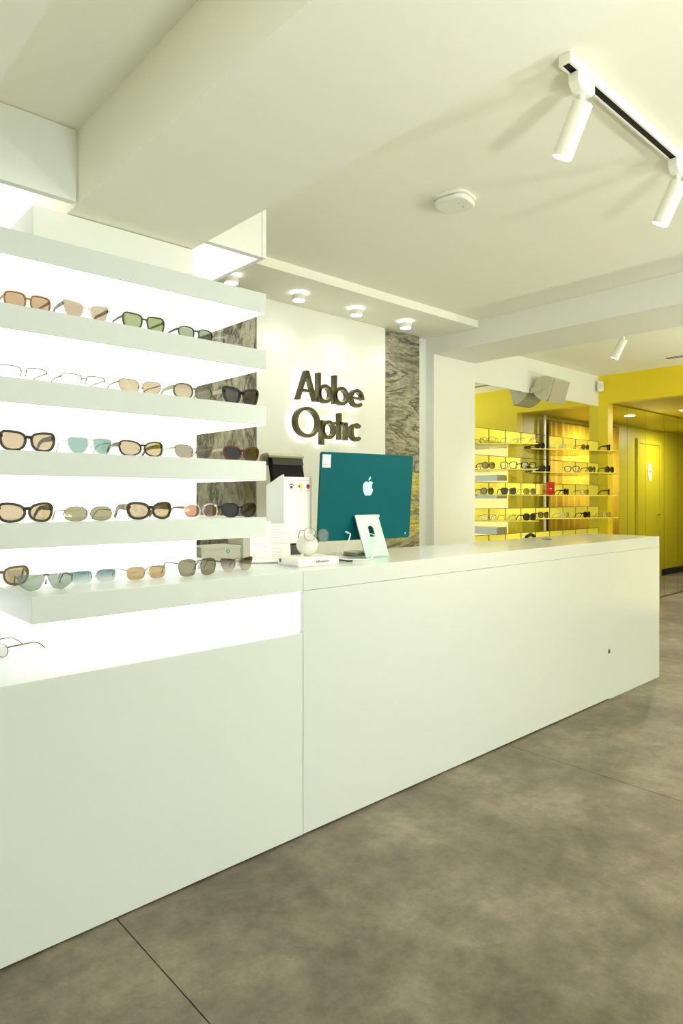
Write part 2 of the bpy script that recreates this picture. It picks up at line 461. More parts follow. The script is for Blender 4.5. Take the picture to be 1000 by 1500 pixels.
for ch, x0, x1, zb in (('A', 2.772, 2.950, 1.94), ('b', 2.957, 3.092, 1.94), ('b', 3.108, 3.250, 1.94), ('e', 3.268, 3.403, 1.94),
                       ('O', 2.752, 2.975, 1.69), ('p', 2.990, 3.122, 1.69), ('t', 3.128, 3.202, 1.69), ('i', 3.208, 3.250, 1.69), ('c', 3.270, 3.386, 1.69)):
    bm = bmesh.new(); letter(ch, bm, x0, x1, 0.0235, 3.475, 3.520)
    lo = obj('letter', bm, BRONZE, None, bevel=0.0015)
    bm = bmesh.new(); letter(ch, bm, x0+0.004, x1-0.004, 0.018, 3.5205, 3.5225)
    back = obj('backlight', bm, HALO)
    for o in (lo, back):
        for v in o.data.vertices: v.co.z += zb; v.co -= Vector((2.75, 3.52, 1.69))
    lo.parent = sign; back.parent = lo

# surface downlights under the soffit
for k, u in enumerate((2.14, 2.65, 3.16, 3.67)):
    names = ['beside the display canopy', 'above the white file box', 'above the shop sign', 'in front of the mossy rock panel']
    t = thing('downlight', 'short round surface downlight glowing on the soffit ' + names[k], 'lamp', (u, 3.31, 2.595), group='surface downlights above the sign wall')
    bm = bmesh.new(); lathe(bm, [(0.030, -0.014), (0.030, 0.0)]); obj('mount', bm, PLASTIC, t, True)
    bm = bmesh.new(); lathe(bm, [(0.043, -0.05), (0.045, -0.046), (0.045, -0.016), (0.043, -0.014)]); obj('body', bm, PLASTIC, t, True)
    bm = bmesh.new(); lathe(bm, [(0.038, -0.0525), (0.038, -0.0505)]); obj('lens', bm, SPOTL, t)
    bm = bmesh.new(); arc_ring(bm, 0, 0, 0.0425, 0.0425, 0.01, 0, 360, -0.0135, -0.011, 24)
    for v in bm.verts: v.co = Vector((v.co.x, v.co.z, v.co.y))
    obj('halo_ring', bm, SPOTL, t)
    l = bpy.data.lights.new('downlight_beam', 'SPOT'); l.energy = 6; l.spot_size = 2.7; l.spot_blend = 0.9; l.shadow_soft_size = 0.035; l.color = (1.0, 0.98, 0.90)
    lo = bpy.data.objects.new('downlight_beam', l); lo.location = (u, 3.31, 2.538); COL.objects.link(lo)

# ------------------------------------------------------------------ display shelves
US = 1.555; VF = 2.15; VB = 2.70
unit = thing('display_shelves', 'tall white eyewear display of five thick shelves with lit back', 'shelf unit', (0.9, 2.45, 0.0))
P0 = Vector((0.9, 2.45, 0.0))
def ubx(name, m, parent, d, bevel=0.0, org=P0):
    bm = bmesh.new(); box(bm, *d)
    for v in bm.verts: v.co -= org
    return obj(name, bm, m, parent, bevel=bevel)
ubx('light_panel', PANEL, unit, (0.1, US, VB, VB+0.02, 1.0, 2.232))
ubx('back_board', SHELF, unit, (0.1, US, VB+0.02, VB+0.05, 0.0, 2.232))
for zt, zb in ((2.094, 2.016), (1.867, 1.791), (1.644, 1.568), (1.423, 1.347), (1.199, 1.122)):
    s = ubx('shelf', SHELF, unit, (0.1, US, VF, VB, zb, zt), bevel=0.0015)
    ubx('underside_glow', DIFFUSE, s, (0.12, US-0.004, VF+0.004, VB-0.005, zb-0.0012, zb-0.0003))  # glow added so the underside looks lit as brightly as the back
ubx('header_box', WALL, unit, (0.70, 1.283, 2.25, VB, 2.094, 2.230), bevel=0.002)

canopy = thing('display_canopy', 'white fascia boards hanging from the ceiling over the lit shelves', 'canopy', (0.9, 2.45, 2.233))
PC = Vector((0.9, 2.45, 2.233))
ubx('fascia_board', FASCIA, canopy, (0.445, 0.800, VF, VF+0.03, 2.236, 2.468), org=PC, bevel=0.0015)
ubx('fascia_board', FASCIA, canopy, (1.286, US-0.022, VF, VF+0.03, 2.236, ZC-0.001), org=PC, bevel=0.0015)
ubx('end_board', FASCIA, canopy, (US-0.020, US, VF, VB+0.05, 2.236, ZC-0.001), org=PC, bevel=0.0015)
ubx('light_panel', PANEL, canopy, (0.441, 0.807, VB, VB+0.02, 2.234, 2.469), org=PC)
ubx('light_panel', PANEL, canopy, (1.284, US-0.021, VB, VB+0.02, 2.234, ZC-0.001), org=PC)
ubx('light_panel', PANEL, canopy, (US-0.024, US-0.0205, VF+0.035, VB-0.002, 2.238, ZC-0.003), org=PC)  # glow added on the end board's inner face, which is only lit
ubx('light_trough', DIFFUSE, canopy, (1.30, US-0.03, VF+0.10, VB-0.02, ZC-0.02, ZC-0.002), org=PC)
ubx('light_trough', DIFFUSE, canopy, (0.45, 0.79, VF+0.10, VB-0.02, 2.45, 2.468), org=PC)

# low display counter: ledge, lit recess and base
VF0 = 1.93; UCX = 1.567
low = thing('display_counter', 'white base cabinet with a lit recess and a thick display ledge', 'cabinet', (0.9, 2.3, 0.0))
PL = Vector((0.9, 2.3, 0.0))
led = ubx('ledge', SHELF, low, (0.596, UCX-0.0015, VF0, VB-0.002, 0.925, 1.0), org=PL, bevel=0.0015)
ubx('underside_glow', DIFFUSE, led, (0.60, UCX-0.006, VF0+0.004, 2.43, 0.9236, 0.9247), org=PL)  # glow added under the ledge to make its underside look lit
ubx('recess_panel', PANEL, low, (0.1, UCX-0.002, 2.45, 2.46, 0.767, 0.924), org=PL)
ubx('ledge_support', SHELF, low, (0.1, UCX-0.002, 2.46, 2.69, 0.767, 0.924), org=PL)
ubx('base', SHELF, low, (-0.6, UCX-0.002, VF0, VB-0.002, 0.006, 0.767), org=PL, bevel=0.0015)
ubx('plinth', DARKG, low, (-0.58, UCX-0.004, VF0+0.01, VB-0.02, 0.0, 0.006), org=PL)
ubx('glowing_recess_end', PANEL, low, (UCX-0.004, UCX-0.002, VF0+0.02, 2.45, 0.768, 0.923), org=PL)  # plain side wall of the recess, its lit look put in as emission

# ------------------------------------------------------------------ service counter
UE = 4.82; VBK = 2.47
ctr = thing('service_counter', 'long glossy white service counter with mitred end', 'counter', (3.2, 2.2, 0.0))
PR = Vector((3.2, 2.2, 0.0))
ubx('worktop', WHITE, ctr, (UCX, UE, VF0, VBK, 0.9258, 1.0), org=PR, bevel=0.0015)
ubx('front_panel', WHITE, ctr, (UCX, 4.05, VF0, VF0+0.02, 0.008, 0.925), org=PR)
ubx('front_panel', WHITE, ctr, (4.0502, UE-0.0202, VF0, VF0+0.02, 0.001, 0.925), org=PR)
ubx('end_panel', WHITE, ctr, (UE-0.02, UE, VF0, VBK, 0.001, 0.925), org=PR)
ubx('back_frame', PLASTIC, ctr, (UCX+0.01, UE-0.03, VF0+0.03, 2.30, 0.05, 0.924), org=PR)
ubx('plinth', DARKG, ctr, (UCX, UE-0.03, VF0+0.012, 2.28, 0.0, 0.05), org=PR)
def disc(name, m, parent, c, r, axis, h, seg=24, r2=None):
    bm = bmesh.new(); lathe(bm, [(r, 0), (r2 if r2 else r, h)], seg)
    if axis == 'y':
        for v in bm.verts: v.co = Vector((v.co.x, -v.co.z, v.co.y))
    for v in bm.verts: v.co += Vector(c)
    return obj(name, bm, m, parent, True)
disc('cable_grommet', BLACK, ctr, Vector((3.94, 2.30, 1.0))-PR, 0.034, 'z', 0.002)
disc('panel_lock', paint('lock_grey', (0.16, 0.17, 0.15), 0.5), ctr, Vector((4.048, VF0-0.0005, 0.305))-PR, 0.014, 'y', 0.004)
disc('lock_core', BLACK, ctr.children[-1], Vector((4.048, VF0-0.0046, 0.305))-PR, 0.006, 'y', 0.001)

# ------------------------------------------------------------------ eyewear
def chaikin(p, it):
    for _ in range(it):
        q = []
        for i in range(len(p)):
            a, b = p[i], p[(i+1) % len(p)]
            q += [(a[0]*.75+b[0]*.25, a[1]*.75+b[1]*.25), (a[0]*.25+b[0]*.75, a[1]*.25+b[1]*.75)]
        p = q
    return p
# control polygons of the right-hand lens, outer side at +x, in half widths and half heights
SHAPES = {
 'rect':   [(-1.05,.9),(-.5,1.06),(.5,1.04),(1.05,.95),(1.04,-.7),(.6,-1.08),(-.6,-1.08),(-1.04,-.7)],
 'soft':   [(-1.08,.6),(-.75,1.1),(.75,1.1),(1.1,.75),(1.05,-.5),(.7,-1.1),(-.6,-1.1),(-1.02,-.6)],
 'oval':   [(-1.1,.35),(-.75,1.0),(0,1.14),(.75,1.0),(1.1,.35),(1.1,-.35),(.75,-1.0),(0,-1.14),(-.75,-1.0),(-1.1,-.35)],
 'round':  [(-1.05,.42),(-.75,.93),(0,1.1),(.75,.93),(1.05,.42),(1.05,-.42),(.75,-.93),(0,-1.1),(-.75,-.93),(-1.05,-.42)],
 'cat':    [(-1.04,.55),(-.6,.92),(.4,1.02),(1.18,1.16),(1.08,.2),(.75,-.85),(.1,-1.12),(-.6,-.98),(-1.0,-.3)],
 'square': [(-1.06,.9),(0,1.04),(1.12,1.06),(1.0,-.4),(.75,-1.06),(-.55,-1.06),(-.9,-.5)],
 'wing':   [(-1.06,.35),(-.65,1.0),(.5,1.08),(1.12,.9),(1.1,0),(.8,-.75),(.2,-1.1),(-.7,-1.02),(-1.05,-.4)],
 'pilot':  [(-1.02,.75),(-.8,1.05),(.8,1.05),(1.06,.8),(1.02,-.1),(.55,-1.05),(-.25,-1.08),(-.85,-.55)],
 'hex':    [(-1.0,.3),(-.8,1.06),(.75,1.06),(1.06,.35),(.85,-.75),(.45,-1.06),(-.55,-1.06),(-.9,-.7)],
 'sport':  [(-1.08,.3),(-.7,.85),(.3,1.1),(1.12,.95),(1.1,-.1),(.8,-.95),(0,-1.12),(-.75,-.85),(-1.08,-.3)],
 'shield': [(-1.0,1.0),(-1.0,.98),(1.05,1.0),(1.06,.98),(1.04,.1),(.98,-.25),(.35,-.95),(.1,-1.05),(-.45,-.85),(-.62,-.6),(-.95,.35)],
 'butter': [(-1.04,.5),(-.6,.95),(.5,1.08),(1.1,1.0),(1.06,-.4),(.6,-1.08),(-.5,-1.08),(-.95,-.5)],
}
def offset(p, d):
    n = len(p); out = []
    area_ = sum(p[i][0]*p[(i+1) % n][1]-p[(i+1) % n][0]*p[i][1] for i in range(n))
    sg = 1 if area_ > 0 else -1
    for i in range(n):
        a, b, c = p[i-1], p[i], p[(i+1) % n]
        tx, tz = c[0]-a[0], c[1]-a[1]; L = math.hypot(tx, tz) or 1
        out.append((b[0]+sg*d*tz/L, b[1]-sg*d*tx/L))
    return out

def sweep_bar(bm, pts, ws, hs):
    """flat bar through pts (x, y, z), half width ws in x and half height hs across"""
    rings = []
    for i, p in enumerate(pts):
        a = pts[max(i-1, 0)]; b = pts[min(i+1, len(pts)-1)]
        dy, dz = b[1]-a[1], b[2]-a[2]; L = math.hypot(dy, dz) or 1
        ny, nz = -dz/L, dy/L
        w, h = ws[i], hs[i]
        rings.append([bm.verts.new((p[0]+sx*w, p[1]+sz*ny*h, p[2]+sz*nz*h)) for sx, sz in ((-1,-1),(1,-1),(1,1),(-1,1))])
    for a, b in zip(rings, rings[1:]):
        for j in range(4): bm.faces.new((a[j], a[(j+1) % 4], b[(j+1) % 4], b[j]))
    bm.faces.new(rings[0][::-1]); bm.faces.new(rings[-1])

def eyewear(name, label, cat, loc, rot, W, lh, shape, style, fm, lm, rim=0.003, th=0.004, gap=0.018, wrap=1.0, it=2, group=None, temple_m=None, tl=0.138, emblem=False):
    """style: full (plastic rim), wire (thin rim), rimless, brow (top bar only)"""
    t = thing(name, label, cat, loc, rot, group)
    depth = 0.0045 if style == 'full' else 0.0016
    if style == 'full': rim *= 1.3
    lh *= 1.1
    lw = (W - gap - 2*rim)/4
    cx = gap/2 + lw + (rim if style == 'full' else 0)*0.5
    base = [(x*lw, z*lh/2) for x, z in chaikin(SHAPES[shape], it)]
    zmin = min(z for x, z in base) - (rim if style in ('full', 'wire') else 0)
    Y = lambda x: wrap*x*x
    hinge = lh*0.30 - zmin
    front = bmesh.new()
    for s in (1, -1):
        lens_p = [(s*(x+cx), z-zmin) for x, z in base]
        bm = bmesh.new()
        A = [bm.verts.new((x, Y(x)+0.0004, z)) for x, z in lens_p]
        B = [bm.verts.new((x, Y(x)+0.0016, z)) for x, z in lens_p]
        bm.faces.new(A); bm.faces.new(B[::-1]); n = len(A)
        for i in range(n): bm.faces.new((A[i], B[i], B[(i+1) % n], A[(i+1) % n]))
        obj('lens', bm, lm, t)
        if style in ('full', 'wire'):
            out = offset(lens_p, rim)
            inn = offset(lens_p, -0.0003)
            R = []
            for (ax, az), (bx_, bz) in zip(out, inn):
                R.append([front.verts.new(q) for q in ((ax, Y(ax)-depth*0.5, az), (bx_, Y(bx_)-depth*0.5, bz), (bx_, Y(bx_)+depth*0.7, bz), (ax, Y(ax)+depth*0.7, az))])
            for i in range(n):
                a, b = R[i], R[(i+1) % n]
                for j in range(4): front.faces.new((a[j], a[(j+1) % 4], b[(j+1) % 4], b[j]))
        elif style == 'brow':
            top = sorted([q for q in lens_p if q[1] > lh*0.62], key=lambda q: q[0])
            tube(front, [(x, Y(x), z+0.001) for x, z in top], rim, 6)
        # end piece and hinge
        ex = W/2
        zt = hinge
        hx = max(abs(x) for x, z in lens_p)
        r_ = max(rim*0.8, 0.0012)
        tube(front, [(s*(hx-0.002), Y(hx), zt), (s*ex, Y(ex)*0.9, zt), (s*(ex+0.001), Y(ex)+0.006, zt)], r_ if style != 'full' else rim*0.75, 6)
        # nose pad
        if style != 'full':
            tube(front, [(s*(gap/2-0.001), 0.001, zt-lh*0.12), (s*(gap/2-0.003), 0.006, zt-lh*0.22), (s*(gap/2-0.001), 0.008, zt-lh*0.42)], [0.0006, 0.0008, 0.0022], 6)
        # temple
        y0 = Y(ex)+0.004
        bm = bmesh.new()
        pts = [(s*ex, y0, zt), (s*ex, y0+tl*0.30, zt), (s*(ex-0.003), y0+tl*0.62, zt-0.001), (s*(ex-0.006), y0+tl*0.78, zt*0.82), (s*(ex-0.009), y0+tl*0.92, zt*0.40), (s*(ex-0.010), y0+tl, max(zt*0.02, th*0.5)+0.001)]
        hs = [th, th*0.9, th*0.7, th*0.65, th*0.6, th*0.5]
        ws = [0.0018]*6 if style == 'full' else [0.0009, 0.0009, 0.0009, 0.0014, 0.0016, 0.0016]
        sweep_bar(bm, pts, ws, hs)
        tm = obj('temple', bm, temple_m or fm, t)
        if emblem and s < 0:
            bm = bmesh.new()
            for oy in (0.010, 0.0205):
                box(bm, -ex-0.0030, -ex-0.0017, y0+oy-0.0040, y0+oy-0.0024, zt-0.0085, zt+0.0085)
                for oz in (0.0044, -0.0044):
                    b2 = bmesh.new(); arc_ring(b2, 0, 0, 0.0040, 0.0043, 0.0016, -90, 90, 0, 0.0013, 10)
                    me = bpy.data.meshes.new('tmp')
                    for v in b2.verts: v.co = Vector((-ex-0.0030+v.co.y, y0+oy-0.0024+v.co.x*1.2, zt+oz+v.co.z))
                    b2.to_mesh(me); b2.free(); bm.from_mesh(me); bpy.data.meshes.remove(me)
            e = obj('emblem', bm, GOLD, tm); e['label'] = 'gold double letter emblem on the temple'
    # bridge
    bz = (lh*0.22 - zmin)
    bi = gap/2+0.0015
    if shape == 'shield':
        tube(front, [(-bi-0.004, Y(bi), lh-0.003), (0, 0, lh-0.001), (bi+0.004, Y(bi), lh-0.003)], 0.0024, 6)
    else:
        rb = rim*0.8 if style == 'full' else 0.0011
        tube(front, [(-bi, Y(bi), bz-0.001), (-bi*0.5, 0, bz+0.002), (bi*0.5, 0, bz+0.002), (bi, Y(bi), bz-0.001)], rb, 6)
        if shape in ('pilot', 'hex'):
            tube(front, [(-bi-0.006, Y(bi), lh*0.93), (0, -0.0005, lh*0.97), (bi+0.006, Y(bi), lh*0.93)], 0.0016, 6)
    obj('frame', front, fm, t, True)
    return t

def fr(n, c, rough=0.25, metal=0.0, var=0.05, scale=40):
    m = paint('frame_'+n, c, rough, metal, var, scale)
    if not metal: m.node_tree.nodes['Principled BSDF'].inputs['Specular IOR Level'].default_value = 0.22
    return m
F_TORT = fr('tortoise', (0.30, 0.14, 0.03), var=0.95, scale=150)
F_CLEAR = tinted('frame_clear', (0.90, 0.88, 0.80), 0.3)
F_PINK = tinted('frame_pale_pink', (0.93, 0.86, 0.78), 0.35)
F_GREEN = fr('olive', (0.075, 0.085, 0.035)); F_DGREEN = fr('dark_green', (0.035, 0.05, 0.03))
F_BLACK = fr('black', (0.012, 0.011, 0.009)); F_BROWN = fr('dark_brown', (0.045, 0.036, 0.014))
F_KHAKI = fr('khaki', (0.12, 0.11, 0.05)); F_RED = fr('dark_red', (0.09, 0.02, 0.015), var=0.5)
M_SILV = fr('silver', (0.52, 0.51, 0.45), 0.25, 0.6); M_GUN = fr('gunmetal', (0.10, 0.10, 0.08), 0.3, 0.7)
M_GOLD = fr('pale_gold', (0.42, 0.34, 0.18), 0.3, 0.7); M_BRN = fr('bronze_wire', (0.16, 0.11, 0.05), 0.3, 0.6)
L_TAN = tinted('lens_tan', (0.50, 0.40, 0.24)); L_PEACH = tinted('lens_peach', (0.55, 0.39, 0.24)); L_BLUSH = tinted('lens_blush', (0.56, 0.45, 0.32))
L_GREEN = tinted('lens_green', (0.33, 0.38, 0.18)); L_SAGE = tinted('lens_sage', (0.30, 0.36, 0.22)); L_AQUA = tinted('lens_aqua', (0.26, 0.40, 0.33))
L_CLEAR = tinted('lens_clear', (0.93, 0.92, 0.86), 0.1); L_OLIVE = tinted('lens_olive', (0.31, 0.28, 0.13)); L_BROWN = tinted('lens_brown', (0.38, 0.31, 0.18))
L_DARK = tinted('lens_dark', (0.06, 0.055, 0.04), 0.06); L_ROSE = tinted('lens_rose', (0.50, 0.25, 0.13)); L_MINT = tinted('lens_mint', (0.42, 0.50, 0.38))
L_BLUEG = tinted('lens_blue_fade', (0.16, 0.30, 0.29), grad=(0.62, 0.66, 0.58)); L_AMBER = tinted('lens_amber', (0.60, 0.42, 0.19)); L_BRNG = tinted('lens_brown_fade', (0.16, 0.10, 0.05), grad=(0.60, 0.55, 0.42))
L_TAUPE = tinted('lens_taupe', (0.30, 0.26, 0.17))

Z1, Z2, Z3, Z4, Z5 = 1.867, 1.644, 1.423, 1.199, 1.0
def G(u, z, W, lh, shape, style, fm, lm, label, v=2.20, rot=0.0, cat='sunglasses', name='sunglasses', grp='eyewear on the lit shelves', **k):
    return eyewear(name, label, cat, (u, v, z+0.0005), math.radians(rot), W, lh, shape, style, fm, lm, group=grp, **k)
# top row
G(0.669, Z1, 0.132, 0.038, 'soft', 'full', F_TORT, L_PEACH, 'tortoiseshell narrow glasses with peach lenses on the highest row', rim=0.0032)
G(0.854, Z1, 0.150, 0.046, 'cat', 'full', F_PINK, L_BLUSH, 'pale clear framed sunglasses with peach cat eye lenses', rim=0.0055, th=0.006, temple_m=F_KHAKI)
G(1.060, Z1, 0.152, 0.045, 'square', 'full', F_GREEN, L_GREEN, 'olive green square sunglasses with green lenses', rim=0.0035)
G(1.267, Z1, 0.142, 0.038, 'hex', 'full', F_DGREEN, L_SAGE, 'slim dark green sunglasses with sage lenses', rim=0.0022)
G(1.470, Z1, 0.138, 0.040, 'round', 'full', F_CLEAR, L_CLEAR, 'fully transparent glasses turned aside in front of the rock panel', cat='glasses', name='eyeglasses', rot=28, v=2.24, rim=0.003)
# second row
G(0.656, Z2, 0.143, 0.036, 'soft', 'brow', M_BRN, L_CLEAR, 'half rim clear glasses with reddish pads above the dark butterfly sunglasses', cat='glasses', name='eyeglasses', rim=0.0014, th=0.0022)
G(0.845, Z2, 0.146, 0.034, 'soft', 'brow', M_BRN, L_CLEAR, 'half rim clear glasses above the aqua pilot sunglasses', cat='glasses', name='eyeglasses', rim=0.0014, th=0.0022)
G(1.046, Z2, 0.152, 0.040, 'wing', 'wire', M_BRN, L_TAN, 'thin bronze rimmed sunglasses with tan angular lenses', rim=0.0014, th=0.0025)
G(1.258, Z2, 0.155, 0.042, 'oval', 'full', F_KHAKI, L_BROWN, 'khaki oval sunglasses with wide pale temples', rim=0.0032, th=0.008, temple_m=fr('pale_khaki', (0.42, 0.38, 0.24)))
G(1.471, Z2, 0.155, 0.046, 'cat', 'full', F_BLACK, L_DARK, 'black cat eye sunglasses at the shelf end before the rock panel', rim=0.0065, th=0.008, temple_m=fr('pale_khaki', (0.42, 0.38, 0.24)))
# third row
G(0.670, Z3, 0.156, 0.043, 'butter', 'full', F_BROWN, L_TAN, 'chunky dark brown butterfly sunglasses with tan lenses', rim=0.0055, th=0.009)
G(0.867, Z3, 0.146, 0.046, 'pilot', 'wire', M_SILV, L_AQUA, 'silver pilot sunglasses with aqua lenses and a dark brow bar', rim=0.0012, th=0.002)
G(1.053, Z3, 0.155, 0.040, 'sport', 'full', F_BROWN, L_TAN, 'angular dark brown sunglasses with wide khaki temples', rim=0.0036, th=0.008, temple_m=F_KHAKI, wrap=2.0)
G(1.260, Z3, 0.152, 0.042, 'wing', 'wire', M_BRN, L_TAUPE, 'thin wire sunglasses with large rounded tan lenses before the rock panel', rim=0.0013, th=0.0028, temple_m=M_GOLD)
G(1.474, Z3, 0.155, 0.040, 'sport', 'full', F_RED, L_DARK, 'dark red rounded sunglasses with black lenses', rim=0.0045, th=0.006, temple_m=fr('pale_khaki', (0.42, 0.38, 0.24)))
# fourth row
G(0.666, Z4, 0.156, 0.042, 'sport', 'full', F_BROWN, L_TAN, 'dark wraparound sunglasses with swept tan lenses', rim=0.0055, th=0.009, wrap=2.6)
G(0.862, Z4, 0.156, 0.038, 'oval', 'wire', M_GUN, L_OLIVE, 'slim gunmetal oval sunglasses with olive lenses', rim=0.0012, th=0.0016)
G(1.085, Z4, 0.156, 0.040, 'sport', 'full', F_BROWN, L_TAN, 'chunky sunglasses with a gold emblem on the thick temple', rim=0.0065, th=0.0115, wrap=2.0, emblem=True, temple_m=F_KHAKI)
G(1.289, Z4, 0.138, 0.040, 'round', 'full', F_PINK, L_ROSE, 'pale pink framed round sunglasses with rose lenses', rim=0.0036, th=0.004, temple_m=F_KHAKI)
G(1.462, Z4, 0.152, 0.040, 'wing', 'full', F_BLACK, L_DARK, 'black rounded sunglasses with pale edged frame before the bluish rock', rim=0.0042, th=0.005)
# ledge
G(0.600, Z5, 0.150, 0.042, 'butter', 'full', F_KHAKI, L_TAN, 'khaki sunglasses standing behind the pale shield sunglasses', v=2.24, rot=-14, rim=0.005, th=0.008)
G(0.675, Z5, 0.152, 0.044, 'shield', 'rimless', F_GREEN, L_MINT, 'pale green rimless shield sunglasses near the ledge corner', v=2.05, rot=-8, th=0.004, gap=0.004, rim=0.001)
G(0.852, Z5, 0.146, 0.034, 'rect', 'rimless', M_SILV, L_BLUEG, 'rimless sunglasses with lenses fading from blue grey to clear', v=2.13, th=0.0018, rim=0.001)
G(1.021, Z5, 0.138, 0.036, 'soft', 'rimless', M_GOLD, L_AMBER, 'rimless sunglasses with amber lenses on the ledge', v=2.10, th=0.0018, rim=0.001)
G(1.200, Z5, 0.150, 0.050, 'hex', 'wire', M_GUN, L_OLIVE, 'gunmetal hexagonal pilot sunglasses with olive lenses', v=2.07, th=0.0018, rim=0.0012)
G(1.385, Z5, 0.136, 0.042, 'cat', 'brow', M_BRN, L_BRNG, 'rimless brown fade butterfly sunglasses in front of the stacked boxes', v=2.10, th=0.003, rim=0.0009)
# inside the lit recess
G(0.60, 0.767, 0.140, 0.034, 'oval', 'wire', M_BRN, L_CLEAR, 'thin bronze wire glasses lying in the lit recess', v=2.33, rot=-72, cat='glasses', name='eyeglasses', th=0.0024, rim=0.0012)

# ------------------------------------------------------------------ things on the counter
# computer seen from behind
mac = thing('desktop_computer', 'teal all in one computer seen from behind with pale green stand', 'computer', (2.205, 2.250, 1.0005), math.radians(-7.5))
tilt = math.radians(4.5)
def tiltm(bm, zc=0.077):
    M = Matrix.Translation((0, 0, zc)) @ Matrix.Rotation(tilt, 4, 'X') @ Matrix.Translation((0, 0, -zc))
    for v in bm.verts: v.co = M @ v.co
bm = bmesh.new(); prism(bm, rrect(0.547, 0.409, 0.012, 5, 0, 0.077+0.2045), 'y', -0.006, 0.0055); tiltm(bm)
ch = obj('chassis', bm, TEAL, mac, True, bevel=0.001)
bm = bmesh.new(); prism(bm, rrect(0.535, 0.395, 0.010, 5, 0, 0.077+0.2045), 'y', 0.0056, 0.0062); tiltm(bm); obj('screen', bm, BLACK, mac)
# emblem: bitten fruit with a leaf
def fruit():
    out = []
    body = [(0.0, .80), (.18, .90), (.45, .93), (.72, .84), (.86, .70), (.70, .56), (.62, .36), (.64, .14), (.76, -.06), (.93, -.18),
            (.84, -.44), (.68, -.70), (.48, -.92), (.28, -.98), (0.0, -.88), (-.24, -.98), (-.46, -.94), (-.68, -.68), (-.84, -.36), (-.92, .0), (-.92, .36), (-.80, .68), (-.56, .88), (-.26, .90)]
    return chaikin(body, 1)
bm = bmesh.new(); prism(bm, [(x*0.033, z*0.036) for x, z in fruit()], 'y', -0.0066, -0.0061)
leaf = chaikin([(.02, 1.02), (.06, 1.28), (.22, 1.50), (.42, 1.60), (.42, 1.36), (.28, 1.12)], 1)
prism(bm, [(x*0.033, z*0.036) for x, z in leaf], 'y', -0.0066, -0.0061)
for v in bm.verts: v.co += Vector((0.0, 0, 0.322))
tiltm(bm); e = obj('emblem', bm, paint('pale_teal_polish', (0.45, 0.66, 0.64), 0.25, metal=0.3), ch); e['label'] = 'pale bitten fruit emblem'
bm = bmesh.new(); box(bm, -0.265, -0.220, -0.0066, -0.0061, 0.415, 0.474); tiltm(bm); st = obj('sticker', bm, PAPER, ch); st['label'] = 'white paper sticker'
bm = bmesh.new()
for k, (w, z) in enumerate(((0.012, 0.432), (0.026, 0.427), (0.030, 0.4225), (0.020, 0.418))): box(bm, -0.262, -0.262+w, -0.0069, -0.0066, z, z+0.0016)
tiltm(bm); obj('small_print', bm, INK, ch)
bm = bmesh.new(); prism(bm, [(0.245+0.003*math.cos(a), 0.10+0.006*math.sin(a)) for a in [2*PI*k/12 for k in range(12)]], 'y', -0.0066, -0.0061); tiltm(bm); obj('power_button', bm, MINT, ch)
# stand: leaning plate with a round topped hole, foot running back under the screen
stand = bmesh.new()
wst, top, hole = 0.068, 0.205, []
outline = [(-wst, 0.0), (wst, 0.0), (wst, top), (-wst, top)]
hol = [(0.016*math.cos(a)+0.004, 0.135+0.016*math.sin(a)) for a in [PI*k/10 for k in range(11)]] + [(-0.012, 0.095), (0.020, 0.095)]
def plate(bm, y0, y1):
    # grid of strips around the hole
    xs = [-wst, -0.012, 0.020, wst]
    for (x0, x1, z0, z1) in ((xs[0], xs[1], 0, top), (xs[2], xs[3], 0, top), (xs[1], xs[2], 0, 0.095), (xs[1], xs[2], 0.151, top)):
        box(bm, x0, x1, y0, y1, z0, z1)
    n = 10
    for s in (0, 1):
        arc = [(0.004+0.016*math.cos(a), 0.135+0.016*math.sin(a)) for a in [PI/2*k/n + (PI/2 if s else 0) for k in range(n+1)]]
        corner = (0.020 if not s else -0.012, 0.151)
        prism(bm, arc + [corner], 'y', y0, y1)
plate(stand, -0.003, 0.003)
lean = math.atan2(0.092, 0.20)
for v in stand.verts:
    v.co = Matrix.Rotation(-lean, 4, 'X') @ v.co
    v.co += Vector((-0.012, -0.112, 0.0065))
obj('stand_plate', stand, MINT, mac)
bm = bmesh.new(); box(bm, -wst-0.012, wst-0.012, -0.116, 0.075, 0.0005, 0.0065); obj('stand_foot', bm, MINT, mac, bevel=0.0015)
bm = bmesh.new(); tube(bm, [(-wst, -0.020, 0.188), (wst, -0.020, 0.188)], 0.008, 10); obj('hinge', bm, MINT, mac, True)
bm = bmesh.new(); tube(bm, [(-0.118, -0.004, 0.115), (-0.116, -0.022, 0.113)], 0.0055, 8); obj('plug', bm, PLASTIC, mac, True)
def cable(name, label, pts, r, m, cat='cable'):
    cu = []
    P = [Vector(p) for p in pts]
    for i in range(len(P)-1):
        p0, p1, p2, p3 = P[max(i-1, 0)], P[i], P[i+1], P[min(i+2, len(P)-1)]
        for k in range(6):
            t = k/6
            cu.append(0.5*((2*p1)+(p2-p0)*t+(2*p0-5*p1+4*p2-p3)*t*t+(3*p1-p0-3*p2+p3)*t**3))
    cu.append(P[-1])
    bm = bmesh.new(); tube(bm, cu, r, 8)
    return tag(obj(name, bm, m, None, True), label, cat)
cable('power_cable', 'white cable coming through the hole in the computer stand', [(2.196, 2.225, 1.10), (2.188, 2.186, 1.105), (2.17, 2.14, 1.09), (2.10, 2.085, 1.03), (2.05, 2.06, 1.006), (1.99, 2.08, 1.0045), (1.955, 2.16, 1.0045), (1.965, 2.25, 1.0045), (2.05, 2.31, 1.0045)], 0.0032, PLASTIC)
